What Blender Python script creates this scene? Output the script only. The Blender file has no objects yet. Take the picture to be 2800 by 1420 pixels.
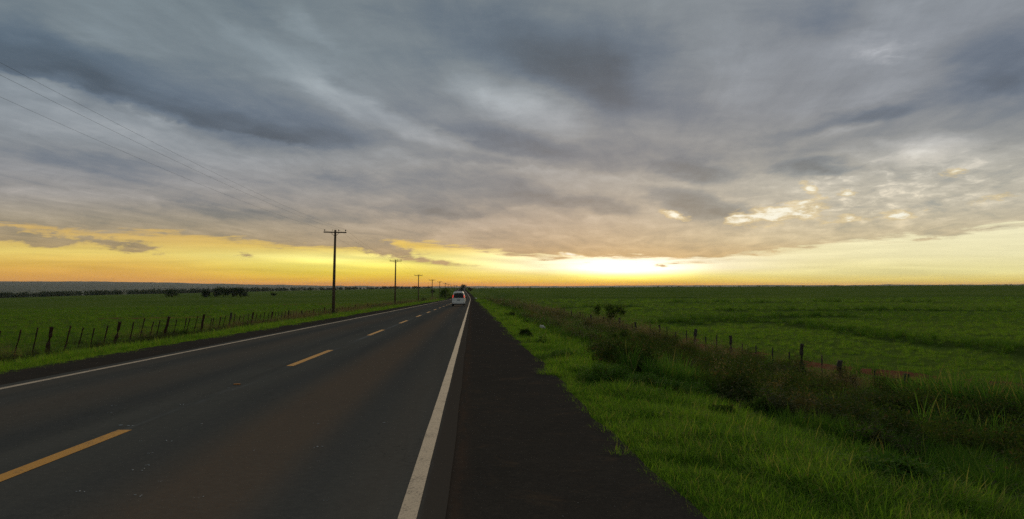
import bpy, bmesh, math, random
import numpy as np
from mathutils import Vector, Matrix

# ------------------------------------------------------------------ camera
F = 2197.0                       # focal length in pixels of a 2800 px wide picture
EYE = 1.525
sc = bpy.context.scene
col = sc.collection
cam_d = bpy.data.cameras.new('camera')
cam_d.sensor_width = 36.0
cam_d.lens = 36.0 * F / 2800.0
cam_d.clip_start = 0.1
cam_d.clip_end = 60000.0
cam = bpy.data.objects.new('camera', cam_d)
col.objects.link(cam)
PITCH = math.atan(75.0 / F)
YAW = math.atan(110.0 / F)
cam.location = (0, 0, EYE)
cam.rotation_euler = (math.radians(90) + PITCH, 0, -YAW)
sc.camera = cam

# ------------------------------------------------------------------ colour management
sc.view_settings.view_transform = 'Standard'
sc.view_settings.look = 'None'
sc.view_settings.gamma = 1.0
sc.view_settings.exposure = 0.0
sc.view_settings.use_curve_mapping = False
sc.cycles.use_denoising = False
sc.cycles.max_bounces = 6
sc.cycles.transparent_max_bounces = 8
sc.cycles.volume_bounces = 0
sc.cycles.caustics_reflective = False
sc.cycles.sample_clamp_direct = 3.0
sc.cycles.sample_clamp_indirect = 1.5

SUN_EL, SUN_AZ = 4.0, 9.5        # degrees; azimuth to the right of the road's direction


def lin(c):
    return tuple(((v / 255.0) / 12.92 if v / 255.0 <= 0.04045 else ((v / 255.0 + 0.055) / 1.055) ** 2.4) for v in c)


def pix_dir(x, y):
    """direction in the world of a point of the 2800 px photograph"""
    c = Vector(((x - 1400) / F, 1.0, -(y - 710) / F))
    cy, sy = math.cos(PITCH), math.sin(PITCH)
    v = Vector((c.x, c.y * cy - c.z * sy, c.y * sy + c.z * cy))
    return Matrix.Rotation(-YAW, 3, 'Z') @ v


def azel(x, y):
    """compass direction and height above the horizon (degrees) of a cloud"""
    k = 2800.0 / 2575.0
    d = pix_dir(x * k, y * k)
    return math.degrees(math.atan2(d.x, d.y)), math.degrees(math.atan2(d.z, math.hypot(d.x, d.y)))


# ------------------------------------------------------------------ sky
world = bpy.data.worlds.new('World')
sc.world = world
world.use_nodes = True
NT = world.node_tree
NT.nodes.clear()


class G:
    """small helper to wire nodes"""
    def __init__(self, nt):
        self.nt = nt

    def n(self, typ, **kw):
        nd = self.nt.nodes.new(typ)
        for k, v in kw.items():
            setattr(nd, k, v)
        return nd

    def put(self, sock, v):
        if hasattr(v, 'is_output') or isinstance(v, bpy.types.NodeSocket):
            self.nt.links.new(v, sock)
        else:
            sock.default_value = v

    def m(self, op, a, b=None, c=None, clamp=False):
        nd = self.n('ShaderNodeMath', operation=op, use_clamp=clamp)
        for i, v in enumerate((a, b, c)):
            if v is not None:
                self.put(nd.inputs[i], v)
        return nd.outputs[0]

    def vm(self, op, a, b=None, out=0):
        nd = self.n('ShaderNodeVectorMath', operation=op)
        self.put(nd.inputs[0], a)
        if b is not None:
            self.put(nd.inputs[1], b)
        return nd.outputs[out]

    def comb(self, x, y, z=0.0):
        nd = self.n('ShaderNodeCombineXYZ')
        for i, v in enumerate((x, y, z)):
            self.put(nd.inputs[i], v)
        return nd.outputs[0]

    def sep(self, v):
        nd = self.n('ShaderNodeSeparateXYZ')
        self.put(nd.inputs[0], v)
        return nd.outputs

    def noise(self, vec, scale, detail=4, rough=0.5, dist=0.0, out=0, dim='3D'):
        nd = self.n('ShaderNodeTexNoise', noise_dimensions=dim)
        self.put(nd.inputs['Vector'], vec)
        self.put(nd.inputs['Scale'], scale)
        self.put(nd.inputs['Detail'], detail)
        self.put(nd.inputs['Roughness'], rough)
        self.put(nd.inputs['Distortion'], dist)
        return nd.outputs[out]

    def ramp(self, fac, pts, mode='LINEAR'):
        nd = self.n('ShaderNodeValToRGB')
        r = nd.color_ramp
        r.interpolation = mode
        while len(r.elements) < len(pts):
            r.elements.new(0.5)
        for e, (p, c) in zip(r.elements, pts):
            e.position = p
            e.color = tuple(c) + (1.0,)
        self.put(nd.inputs[0], fac)
        return nd.outputs[0]

    def mixc(self, fac, a, b, mode='MIX'):
        nd = self.n('ShaderNodeMix', data_type='RGBA', blend_type=mode)
        self.put(nd.inputs[0], fac)
        self.put(nd.inputs[6], a)
        self.put(nd.inputs[7], b)
        return nd.outputs[2]

    def smooth(self, v, lo, hi, a=0.0, b=1.0):
        nd = self.n('ShaderNodeMapRange', interpolation_type='SMOOTHSTEP')
        for i, q in enumerate((v, lo, hi, a, b)):
            self.put(nd.inputs[i], q)
        return nd.outputs[0]

    def curve(self, fac, pts):
        """piecewise linear function with x from 0 to 1, y from 0 to 1"""
        nd = self.n('ShaderNodeFloatCurve')
        cu = nd.mapping.curves[0]
        while len(cu.points) < len(pts):
            cu.points.new(0.5, 0.5)
        for p, (x, y) in zip(cu.points, pts):
            p.location = (x, y)
            p.handle_type = 'AUTO'
        nd.mapping.update()
        self.put(nd.inputs['Value'], fac)
        return nd.outputs[0]


g = G(NT)
tc = g.n('ShaderNodeTexCoord')
dirn = g.vm('NORMALIZE', tc.outputs['Generated'])
dx, dy, dz = g.sep(dirn)
hyp = g.m('SQRT', g.m('MULTIPLY_ADD', dx, dx, g.m('MULTIPLY', dy, dy)))
AZ = g.m('MULTIPLY', g.m('ARCTAN2', dx, dy), 180 / math.pi)
EL = g.m('MULTIPLY', g.m('ARCTAN2', dz, hyp), 180 / math.pi)
P0 = g.comb(AZ, EL, 0.0)

# cloud layer as a plane overhead: streets of cloud all run towards one point of the horizon
CA = math.radians(11.0)
den = g.m('ADD', g.m('ABSOLUTE', dz), 0.035)
qx = g.m('DIVIDE', dx, den)
qy = g.m('DIVIDE', dy, den)
along = g.m('ADD', g.m('MULTIPLY', qx, math.sin(CA)), g.m('MULTIPLY', qy, math.cos(CA)))
across = g.m('SUBTRACT', g.m('MULTIPLY', qx, math.cos(CA)), g.m('MULTIPLY', qy, math.sin(CA)))
Q = g.comb(g.m('MULTIPLY', across, 1.0), g.m('MULTIPLY', along, 0.38), 0.0)

n_big = g.noise(Q, 0.75, 5, 0.52, 0.5)
n_mid = g.noise(g.vm('ADD', Q, (7.3, 2.1, 0)), 2.3, 7, 0.6, 0.5)
n_fine = g.noise(g.comb(g.m('MULTIPLY', AZ, 0.16), g.m('MULTIPLY', EL, 0.62), 0.0), 1.0, 8, 0.62, 0.7)

# the positions of the cloud shapes are bent by noise so that no edge is straight
wn = g.noise(g.comb(g.m('MULTIPLY', AZ, 0.11), g.m('MULTIPLY', EL, 0.3), 3.0), 1.0, 6, 0.62, 0.0, out=1)
w1 = g.vm('MULTIPLY', g.vm('SUBTRACT', wn, (0.5, 0.5, 0.5)), (7.5, 2.7, 0.0))
PW = g.vm('ADD', P0, w1)


def strokes(lst, vec, start=0.0, flat=True):
    """sum of soft elongated patches; each: x1, y1, x2, y2, half width, amount"""
    acc = start
    for (x1, y1, x2, y2, hw, amp) in lst:
        a1, e1 = azel(x1, y1)
        a2, e2 = azel(x2, y2)
        cx, cy = (a1 + a2) / 2, (e1 + e2) / 2
        half = math.hypot(a2 - a1, e2 - e1) / 2
        w = hw * 0.0272
        mp = g.n('ShaderNodeMapping', vector_type='TEXTURE')
        g.put(mp.inputs[0], vec)
        mp.inputs['Location'].default_value = (cx, cy, 0)
        mp.inputs['Rotation'].default_value = (0, 0, math.atan2(e2 - e1, a2 - a1))
        mp.inputs['Scale'].default_value = (half + w, w, 1.0)
        gr = g.n('ShaderNodeTexGradient', gradient_type='SPHERICAL')
        NT.links.new(mp.outputs[0], gr.inputs[0])
        hat = g.smooth(gr.outputs['Fac'], 0.0, 0.85) if flat else gr.outputs['Fac']
        acc = g.m('MULTIPLY_ADD', hat, amp, acc)
    return acc


SHADE = [
    (-250, 40, 480, 300, 110, -0.42), (60, 180, 380, 275, 42, -0.20), (380, 270, 780, 372, 75, -0.34),
    (560, 350, 1020, 352, 55, -0.26), (300, 130, 900, 330, 110, -0.12),
    (1080, 70, 1720, 190, 190, -0.40), (1340, 150, 1620, 210, 90, -0.22), (1500, 250, 1850, 330, 90, -0.16),
    (1040, 290, 1560, 440, 60, -0.34), (1400, 370, 1900, 420, 60, -0.18),
    (1660, 425, 1880, 445, 36, -0.30), (1930, 438, 2160, 410, 32, -0.42), (2170, 385, 2320, 378, 22, -0.22),
    (2000, 330, 2330, 250, 38, -0.34), (2300, 250, 2640, 190, 50, -0.22), (1830, 370, 2060, 330, 28, -0.18),
    (1630, 485, 1870, 552, 60, -0.42), (1780, 540, 1900, 520, 30, -0.16),
    (960, 430, 1500, 505, 60, -0.26), (1330, 490, 1640, 540, 32, -0.30), (880, 440, 1260, 545, 56, -0.20),
    (930, 520, 1260, 552, 26, -0.20), (-40, 375, 500, 452, 34, -0.20), (360, 505, 920, 556, 26, -0.24),
    (640, 420, 1000, 490, 30, -0.14),
    (-60, 20, 260, 90, 60, -0.14), (1850, 40, 2330, 75, 60, -0.20), (2420, 120, 2680, 160, 110, -0.24),
    (2480, 250, 2700, 250, 80, -0.16), (2380, 330, 2620, 345, 24, -0.14),
    (980, 20, 1100, 50, 60, -0.06), (600, 20, 700, 40, 60, -0.06), (0, 640, 60, 642, 8, -0.05),
]
LIGHT = [
    (-20, 192, 280, 244, 40, 0.42), (250, 246, 480, 316, 28, 0.36), (-20, 250, 460, 350, 100, 0.20),
    (120, 500, 560, 480, 60, 0.05),
    (660, 180, 1020, 300, 46, 0.30), (560, 60, 900, 240, 56, 0.14), (940, 270, 1220, 390, 42, 0.24),
    (1180, 205, 1420, 280, 105, 0.40), (1220, 250, 1340, 262, 55, 0.14),
    (80, 20, 330, 130, 44, 0.16), (700, 10, 830, 110, 40, 0.14), (0, 90, 60, 100, 30, 0.1),
    (2040, 350, 2200, 305, 26, 0.26), (1980, 140, 2380, 60, 110, 0.18), (2100, 110, 2300, 140, 40, 0.14),
    (2000, 420, 2640, 320, 40, 0.26), (2200, 380, 2600, 395, 40, 0.22), (1800, 250, 2100, 200, 70, 0.08),
    (1150, 385, 1500, 450, 22, 0.14), (1320, 400, 1700, 470, 26, 0.14), (900, 380, 1120, 420, 30, 0.12),
    (1900, 480, 2400, 470, 50, 0.10), (2060, 250, 2500, 190, 30, 0.10), (1020, 405, 1250, 470, 30, 0.10),
    (1600, 575, 2100, 580, 40, 0.04), (400, 400, 800, 430, 40, 0.08),
]
S = strokes([(a_, b_, c_, d_, w_, 1.22 * v_) for a_, b_, c_, d_, w_, v_ in SHADE + LIGHT], PW)


def cloud_edge(pts, wob, above, fall_a, below, fall_b, soft, az0, az1, acc):
    """a bank of cloud with a crisp lower edge: darker above it, paler under it"""
    pp = sorted(((azel(x, y)[0] + 60) / 120.0, azel(x, y)[1] / 25.0) for x, y in pts)
    cv = g.m('MULTIPLY', g.curve(g.m('DIVIDE', g.m('ADD', AZ, 60), 120.0, clamp=True), pp), 25.0)
    d = g.m('SUBTRACT', EL, cv)
    d = g.m('ADD', d, g.m('MULTIPLY', g.m('SUBTRACT', EN, 0.5), wob))
    up = g.m('MULTIPLY', g.smooth(d, -soft, soft), g.smooth(d, fall_a, 0.0))
    dn = g.m('MULTIPLY', g.smooth(d, soft, -soft), g.smooth(d, -fall_b, 0.0))
    v = g.m('ADD', g.m('MULTIPLY', up, above), g.m('MULTIPLY', dn, below))
    w = g.m('MULTIPLY', g.smooth(AZ, az0[0], az0[1]), g.smooth(AZ, az1[1], az1[0]))
    return g.m('MULTIPLY_ADD', v, w, acc)


EN = g.noise(g.comb(g.m('MULTIPLY', AZ, 0.42), g.m('MULTIPLY', EL, 0.8), 2.0), 1.0, 8, 0.62, 0.6)
S = cloud_edge([(-700, -60), (-300, 70), (0, 172), (130, 200), (250, 240), (370, 284), (450, 308), (650, 345), (860, 378), (1050, 380), (1300, 420)],
               1.5, -0.22, 4.2, 0.16, 2.6, 0.22, (-60, -40), (-13, -7), S)
S = cloud_edge([(-300, 450), (0, 468), (300, 488), (480, 512), (620, 532), (720, 548), (900, 562), (1000, 552), (1080, 562), (1230, 540), (1320, 516),
                (1400, 536), (1450, 552), (1500, 540), (1600, 546), (1660, 530), (1780, 566), (1850, 562), (1900, 548), (2000, 520), (2300, 500), (2600, 480)],
               0.9, -0.13, 2.2, 0.05, 1.2, 0.16, (-50, -22), (7, 12), S)
S = cloud_edge([(800, 360), (1000, 395), (1200, 410), (1400, 425), (1560, 450), (1700, 462), (1850, 455), (2000, 430), (2150, 440), (2400, 380), (2600, 330)],
               1.4, -0.14, 2.4, 0.10, 1.4, 0.25, (-8, 2), (22, 30), S)

# texture of the deck
S = g.m('ADD', S, g.m('MULTIPLY', g.m('SUBTRACT', n_big, 0.5), 0.30))
S = g.m('ADD', S, g.m('MULTIPLY', g.m('SUBTRACT', n_mid, 0.5), 0.62))
S = g.m('ADD', S, g.m('MULTIPLY', g.m('SUBTRACT', n_fine, 0.5), g.smooth(EL, 6.0, 13.0, 0.50, 0.34)))

n_str = g.noise(g.comb(g.m('MULTIPLY', across, 3.2), g.m('MULTIPLY', along, 0.55), 4.0), 1.0, 7, 0.62, 0.9)
S = g.m('ADD', S, g.m('MULTIPLY', g.m('SUBTRACT', n_str, 0.5), 0.42))
# small billows low in the sky, where the cloud is seen edge on
n_pf = g.noise(g.comb(g.m('MULTIPLY', AZ, 0.55), g.m('MULTIPLY', EL, 1.5), 6.0), 1.0, 7, 0.62, 0.8)
S = g.m('ADD', S, g.m('MULTIPLY', g.m('SUBTRACT', n_pf, 0.5), g.smooth(EL, 15.0, 3.0, 0.08, 0.42)))
S = g.m('ADD', S, 0.01)

# small bright puffs towards the lower right
puffc = g.comb(g.m('MULTIPLY', AZ, 0.62), g.m('MULTIPLY', EL, 1.9), 0.0)
puff = g.noise(g.vm('ADD', puffc, g.vm('MULTIPLY', w1, (0.3, 0.5, 0))), 1.0, 5, 0.6, 0.4)
puffm = strokes([(1850, 520, 2700, 440, 130, 1.4), (2150, 120, 2330, 150, 60, 0.6)], P0)
S = g.m('ADD', S, g.m('MULTIPLY', g.smooth(puff, 0.47, 0.72), g.m('MULTIPLY', puffm, 0.34, clamp=True)))
S = g.m('ADD', S, g.m('MULTIPLY', g.smooth(puff, 0.50, 0.30), g.m('MULTIPLY', puffm, -0.12)))

# colour of the deck: height above the horizon at three compass directions
def y2e(y):
    return azel(1287, y)[1]


def elramp(pts):
    # pts: (display row, sRGB); the ramp runs from 0 to 24 degrees
    pp = sorted((max(0.0, y2e(y)) / 24.0, lin(c)) for y, c in pts)
    return g.ramp(g.m('DIVIDE', EL, 24.0, clamp=True), pp, 'LINEAR')


deckL = elramp([(-120, (118, 131, 139)), (0, (118, 131, 138)), (200, (122, 134, 142)), (300, (130, 139, 147)), (400, (135, 141, 147)),
                (470, (147, 148, 151)), (520, (153, 149, 145)), (570, (162, 151, 132)), (640, (170, 148, 108))])
deckM = elramp([(-120, (124, 135, 143)), (0, (122, 133, 140)), (150, (124, 136, 144)), (300, (132, 140, 148)), (400, (142, 146, 150)),
                (480, (154, 153, 151)), (560, (169, 158, 145)), (610, (176, 159, 136)), (655, (182, 156, 116))])
deckR = elramp([(-120, (140, 148, 155)), (0, (136, 143, 150)), (150, (133, 139, 147)), (300, (136, 141, 148)), (400, (150, 152, 152)),
                (470, (182, 179, 168)), (540, (196, 189, 170)), (610, (202, 188, 154)), (655, (204, 178, 130))])
# weights by direction; behind the camera the light is like that to the far left
wM = g.smooth(AZ, -22.0, 2.0)
wR = g.m('MULTIPLY', g.smooth(AZ, 2.0, 26.0), g.smooth(AZ, 150.0, 70.0))
wM = g.m('MAXIMUM', g.m('MULTIPLY', wM, g.smooth(AZ, 170.0, 90.0)), 0.0)
deck = g.mixc(wR, g.mixc(wM, deckL, deckM), deckR)
# thick cloud is bluer, thin cloud takes more of the warm light
deck = g.mixc(g.smooth(S, 0.05, -0.45, 0.0, 0.9), deck, g.mixc(1.0, deck, (0.86, 0.985, 1.16, 1.0), 'MULTIPLY'))
deck = g.mixc(g.smooth(S, 0.05, 0.5, 0.0, 0.7), deck, g.mixc(1.0, deck, (1.05, 1.0, 0.95, 1.0), 'MULTIPLY'))
deck = g.vm('SCALE', deck, None)
deck_node = deck.node
g.put(deck_node.inputs['Scale'], g.m('EXPONENT', S))

# clear strip under the deck
clrL = elramp([(719, (232, 156, 66)), (700, (230, 168, 76)), (672, (230, 186, 86)), (645, (234, 208, 112)), (612, (216, 182, 108)), (560, (200, 164, 104))])
clrC = elramp([(719, (240, 146, 30)), (706, (240, 184, 48)), (688, (240, 212, 72)), (668, (242, 228, 110)), (648, (244, 234, 140)), (622, (230, 196, 100)), (560, (214, 178, 104))])
clrS = elramp([(719, (242, 150, 30)), (708, (242, 204, 56)), (694, (242, 230, 130)), (676, (250, 246, 220)), (655, (240, 236, 214)), (620, (240, 225, 160)), (560, (230, 205, 150))])
clrR = elramp([(719, (240, 176, 72)), (708, (238, 212, 106)), (690, (240, 230, 158)), (650, (240, 233, 184)), (600, (240, 234, 194)), (540, (234, 227, 192))])
aC = azel(850, 700)[0]
aS = azel(1540, 700)[0]
aR = azel(2150, 700)[0]
cl = g.mixc(g.smooth(AZ, azel(250, 700)[0], aC), clrL, clrC)
cl = g.mixc(g.smooth(AZ, azel(1000, 700)[0], aS), cl, clrS)
cl = g.mixc(g.smooth(AZ, azel(1590, 700)[0], aR), cl, clrR)
# streaks of brighter and greyer cloud inside the strip
sn = g.noise(g.comb(g.m('MULTIPLY', AZ, 0.13), g.m('MULTIPLY', EL, 2.1), 9.0), 1.0, 6, 0.6, 0.5)
cl_s = strokes([
    (560, 640, 1150, 678, 16, 0.30), (820, 636, 1100, 650, 9, 0.22), (1080, 628, 1420, 658, 12, 0.24), (1100, 650, 1400, 684, 14, 0.26),
    (1340, 660, 1800, 678, 46, 0.58), (1370, 690, 1740, 694, 34, 0.36),
    (960, 652, 1200, 668, 9, -0.30), (-20, 706, 160, 710, 5, -0.12), (1630, 669, 1680, 670, 5, -0.35), (0, 640, 400, 655, 14, 0.10),
    (2000, 612, 2640, 575, 22, 0.10), (-50, 660, 500, 690, 16, -0.04), (500, 678, 900, 690, 10, -0.05)], g.vm('ADD', P0, g.vm('MULTIPLY', w1, (0.4, 0.10, 0))))
cl_s = g.m('ADD', cl_s, g.m('MULTIPLY', g.m('SUBTRACT', sn, 0.5), 0.52))
clr = g.vm('SCALE', cl, None)
g.put(clr.node.inputs['Scale'], g.m('EXPONENT', cl_s))
# away from the sunset the strip is a dull blue grey
back = g.m('MULTIPLY', g.smooth(AZ, -95.0, -45.0), g.smooth(AZ, 130.0, 60.0))
clr = g.mixc(back, lin((118, 116, 122)) + (1.0,), clr)

# lower edge of the deck
EDGE = [(-900, 560), (-300, 565), (0, 570), (200, 586), (420, 592), (600, 610), (800, 628), (900, 630), (1000, 612), (1120, 625), (1250, 640), (1400, 652),
        (1600, 654), (1750, 660), (1880, 647), (2000, 628), (2150, 612), (2300, 604), (2380, 598), (2460, 583), (2575, 568), (3200, 520), (4200, 480)]
ep = [((azel(x, y)[0] + 60) / 120.0, azel(x, y)[1] / 10.0) for x, y in EDGE]
edge = g.m('MULTIPLY', g.curve(g.m('DIVIDE', g.m('ADD', AZ, 60), 120.0, clamp=True), ep), 10.0)
en = g.noise(g.comb(g.m('MULTIPLY', AZ, 0.36), g.m('MULTIPLY', EL, 2.8), 5.0), 1.0, 8, 0.62, 0.4)
en2 = g.noise(g.comb(g.m('MULTIPLY', AZ, 0.9), g.m('MULTIPLY', EL, 3.2), 1.0), 1.0, 6, 0.6, 0.2)
dd = g.m('SUBTRACT', EL, edge)
dd = g.m('ADD', dd, g.m('MULTIPLY', g.m('SUBTRACT', en, 0.5), 1.9))
low = strokes([
    (-260, 560, 240, 610, 34, 1.15), (180, 604, 440, 636, 30, 1.0), (80, 612, 170, 616, 17, 0.95), (560, 636, 670, 648, 12, 0.75), (820, 596, 1090, 648, 34, 1.25),
    (980, 652, 1240, 670, 14, 0.8), (1630, 668, 1690, 670, 8, 0.9), (2250, 604, 2420, 598, 9, 0.9)],
    g.vm('ADD', P0, g.vm('MULTIPLY', w1, (0.30, 0.16, 0))), flat=False)
low = g.m('ADD', low, g.m('MULTIPLY', g.m('SUBTRACT', en2, 0.5), g.smooth(low, 0.0, 0.25, 0.0, 1.5)))
mask = g.smooth(g.m('MAXIMUM', dd, g.m('SUBTRACT', low, 0.42)), -0.10, 0.34)
# the deck's rim glows a little where it thins out
rim = g.m('MULTIPLY', g.m('MULTIPLY', mask, g.m('SUBTRACT', 1.0, mask)), 1.0)

# holes through which the bright sky shows
hn = g.noise(g.comb(g.m('MULTIPLY', AZ, 0.75), g.m('MULTIPLY', EL, 2.4), 8.0), 1.0, 7, 0.64, 0.4)
hole = strokes([
    (1820, 552, 2080, 530, 38, 1.05), (1845, 550, 1880, 550, 22, 0.35), (1650, 528, 1738, 552, 16, 1.1),
    (2008, 456, 2048, 486, 18, 0.85), (2100, 482, 2150, 488, 15, 0.85), (2375, 436, 2430, 430, 15, 0.8),
    (1990, 514, 2080, 500, 18, 0.7), (2060, 566, 2180, 538, 17, 0.75), (2180, 552, 2340, 526, 18, 0.8), (2430, 512, 2580, 486, 17, 0.6),
    (1400, 637, 1490, 645, 9, 1.1)], g.vm('ADD', P0, g.vm('MULTIPLY', w1, (0.22, 0.2, 0))), flat=False)
hole = g.m('ADD', hole, g.m('MULTIPLY', g.m('SUBTRACT', hn, 0.53), g.smooth(hole, 0.0, 0.3, 0.0, 2.6)))
hmask = g.smooth(hole, 0.40, 0.95)
hglow = g.m('MULTIPLY', g.smooth(hole, 0.10, 0.6), 0.6)

deck = g.mixc(g.m('MULTIPLY', rim, 1.3, clamp=True), deck, clr)
deck = g.mixc(hglow, deck, lin((226, 200, 142)) + (1.0,))
deck = g.mixc(hmask, deck, lin((250, 247, 228)) + (1.0,))
sky = g.mixc(mask, clr, deck)

# thin veil of real atmosphere behind it all
nish = g.n('ShaderNodeTexSky', sky_type='NISHITA', sun_disc=False)
nish.sun_elevation = math.radians(SUN_EL)
nish.sun_rotation = math.radians(SUN_AZ)
nish.altitude = 300
nish.dust_density = 2.0
veil = g.vm('SCALE', nish.outputs[0], None)
veil.node.inputs['Scale'].default_value = 0.05
sky = g.mixc(0.06, sky, veil)
# away from the sunset, out of view, the overcast is a little darker
zen = g.m('MULTIPLY', g.smooth(EL, 22.0, 75.0, 1.0, 1.0), g.smooth(g.m('ABSOLUTE', AZ), 45.0, 150.0, 1.0, 0.92))
skyz = g.vm('SCALE', sky, None)
g.put(skyz.node.inputs['Scale'], zen)
bg = g.n('ShaderNodeBackground')
NT.links.new(skyz, bg.inputs[0])
bg.inputs[1].default_value = 1.0
wo = g.n('ShaderNodeOutputWorld')
NT.links.new(bg.outputs[0], wo.inputs[0])
world.cycles.sampling_method = 'MANUAL'
world.cycles.sample_map_resolution = 1024

# ------------------------------------------------------------------ sun, low ahead behind thin cloud
sun_d = bpy.data.lights.new('sun', 'SUN')
sun_d.energy = 1.2
sun_d.angle = math.radians(12)
sun_d.color = (1.0, 0.78, 0.48)
sun = bpy.data.objects.new('sun', sun_d)
col.objects.link(sun)
_e, _a = math.radians(SUN_EL + 3), math.radians(SUN_AZ)
sdir = Vector((math.sin(_a) * math.cos(_e), math.cos(_a) * math.cos(_e), math.sin(_e)))
sun.rotation_euler = (-sdir).to_track_quat('-Z', 'Y').to_euler()
sun.location = (50, 250, 60)

# ------------------------------------------------------------------ helpers
R = random.Random(7)
RN = np.random.default_rng(11)


def tag(o, label=None, cat=None, group=None, kind=None):
    for k, v in (('label', label), ('category', cat), ('group', group), ('kind', kind)):
        if v:
            o[k] = v
    return o


def mat(name, rough=0.8, spec=0.3):
    m = bpy.data.materials.new(name)
    m.use_nodes = True
    b = m.node_tree.nodes['Principled BSDF']
    b.inputs['Roughness'].default_value = rough
    b.inputs['Specular IOR Level'].default_value = spec
    return m, G(m.node_tree), b


def flat_mat(name, colour, rough=0.7, spec=0.3, metal=0.0, var=0.25, scale=6.0):
    m, q, b = mat(name, rough, spec)
    t = q.n('ShaderNodeTexCoord').outputs['Object']
    n = q.noise(t, scale, 5, 0.6)
    c = tuple(colour) + (1.0,)
    lo = tuple(v * (1 - var) for v in colour) + (1.0,)
    hi = tuple(min(1, v * (1 + var)) for v in colour) + (1.0,)
    q.put(b.inputs['Base Color'], q.mixc(n, lo, hi))
    b.inputs['Metallic'].default_value = metal
    return m


def mesh_np(name, verts, faces, material=None, parent=None, smooth=False, mats=None, midx=None):
    me = bpy.data.meshes.new(name)
    verts = np.asarray(verts, dtype=np.float32)
    faces = np.asarray(faces, dtype=np.int32)
    k = faces.shape[1]
    me.vertices.add(len(verts))
    me.vertices.foreach_set('co', verts.ravel())
    me.loops.add(faces.size)
    me.loops.foreach_set('vertex_index', faces.ravel())
    me.polygons.add(len(faces))
    me.polygons.foreach_set('loop_start', np.arange(0, faces.size, k, dtype=np.int32))
    me.polygons.foreach_set('loop_total', np.full(len(faces), k, dtype=np.int32))
    if smooth:
        me.polygons.foreach_set('use_smooth', np.ones(len(faces), dtype=bool))
    me.update(calc_edges=True)
    me.validate()
    if material:
        me.materials.append(material)
    o = bpy.data.objects.new(name, me)
    col.objects.link(o)
    if parent:
        o.parent = parent
    return o


def bm_obj(name, bm, material=None, parent=None, smooth=False):
    me = bpy.data.meshes.new(name)
    bm.to_mesh(me)
    bm.free()
    if material:
        me.materials.append(material)
    if smooth:
        for p in me.polygons:
            p.use_smooth = True
    o = bpy.data.objects.new(name, me)
    col.objects.link(o)
    if parent:
        o.parent = parent
    return o


def empty(name, loc=(0, 0, 0), rz=0.0):
    o = bpy.data.objects.new(name, None)
    o.location = loc
    o.rotation_euler = (0, 0, rz)
    o.empty_display_size = 0.3
    col.objects.link(o)
    return o


def tube(bm, pts, radii, seg=8, cap=True):
    """tapered tube along points"""
    rings = []
    pts = [Vector(p) for p in pts]
    for i, p in enumerate(pts):
        d = (pts[min(i + 1, len(pts) - 1)] - pts[max(i - 1, 0)]).normalized()
        a = d.cross(Vector((0, 0, 1)))
        if a.length < 1e-3:
            a = Vector((1, 0, 0))
        a.normalize()
        b = d.cross(a).normalized()
        r = radii[i] if isinstance(radii, (list, tuple)) else radii
        rings.append([bm.verts.new(p + (a * math.cos(2 * math.pi * k / seg) + b * math.sin(2 * math.pi * k / seg)) * r) for k in range(seg)])
    for r0, r1 in zip(rings, rings[1:]):
        for k in range(seg):
            bm.faces.new((r0[k], r0[(k + 1) % seg], r1[(k + 1) % seg], r1[k]))
    if cap:
        bm.faces.new(rings[0][::-1])
        bm.faces.new(rings[-1])


def box(bm, c, s, rot=None):
    m = Matrix.Translation(c)
    if rot:
        m = m @ rot
    m = m @ Matrix.Diagonal((s[0], s[1], s[2], 1.0))
    bmesh.ops.create_cube(bm, size=1.0, matrix=m)


def fbm(x, y, scale, octaves=4, seed=0, gain=0.5):
    """smooth value noise on arrays, about -1 to 1"""
    x = np.asarray(x, float) / scale
    y = np.asarray(y, float) / scale
    out = np.zeros(np.broadcast(x, y).shape)
    amp = 1.0
    tot = 0.0
    for o in range(octaves):
        xi, yi = np.floor(x), np.floor(y)
        fx, fy = x - xi, y - yi
        fx = fx * fx * (3 - 2 * fx)
        fy = fy * fy * (3 - 2 * fy)

        def h(i, j):
            n = (i.astype(np.int64) * 374761393 + j.astype(np.int64) * 668265263 + (seed + o * 17) * 69069) & 0xFFFFFFFF
            n = ((n ^ (n >> 13)) * 1274126177) & 0xFFFFFFFF
            n = n ^ (n >> 16)
            return (n & 0xFFFFFF) / float(0xFFFFFF) * 2 - 1
        v = (h(xi, yi) * (1 - fx) + h(xi + 1, yi) * fx) * (1 - fy) + (h(xi, yi + 1) * (1 - fx) + h(xi + 1, yi + 1) * fx) * fy
        out += v * amp
        tot += amp
        amp *= gain
        x, y = x * 2.03 + 5.1, y * 2.03 + 1.7
    return out / tot * 1.6


def sst(v, a, b):
    t = np.clip((np.asarray(v, float) - a) / (b - a), 0, 1)
    return t * t * (3 - 2 * t)


# ------------------------------------------------------------------ the lie of the land
_ys = np.array([-400, -100, 0, 100, 200, 270, 330, 400, 480, 600, 800, 1200, 1700, 2200, 3000, 4500, 15000.])
_zs = np.array([4.2, 1.05, 0, -1.05, -2.1, -2.82, -3.20, -3.22, -3.0, -2.5, -1.85, -0.8, 0.1, 0.4, -3.0, -14.0, -30.0])
_xs = np.array([0, 0, 0, 0, 0, 0, -0.15, -0.7, -1.7, -3.6, -6.6, -10.0, -12.0, -12.0, -12, -12, -12.])
# fine tables smoothed so that the road bends and does not kink
_yt = np.arange(-400, 6000, 5.0)


def _sm(v, w=9):
    k = np.hanning(w + 2)[1:-1]
    k /= k.sum()
    p = np.pad(v, w // 2, mode='edge')
    s0 = (v[0] - v[1])
    p = np.interp(np.arange(-(w // 2), len(v) + w // 2), np.arange(len(v)), v)
    r = np.convolve(p, k, 'valid')
    r[:w] = v[:w]
    r[-w:] = v[-w:]
    return r


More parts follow.
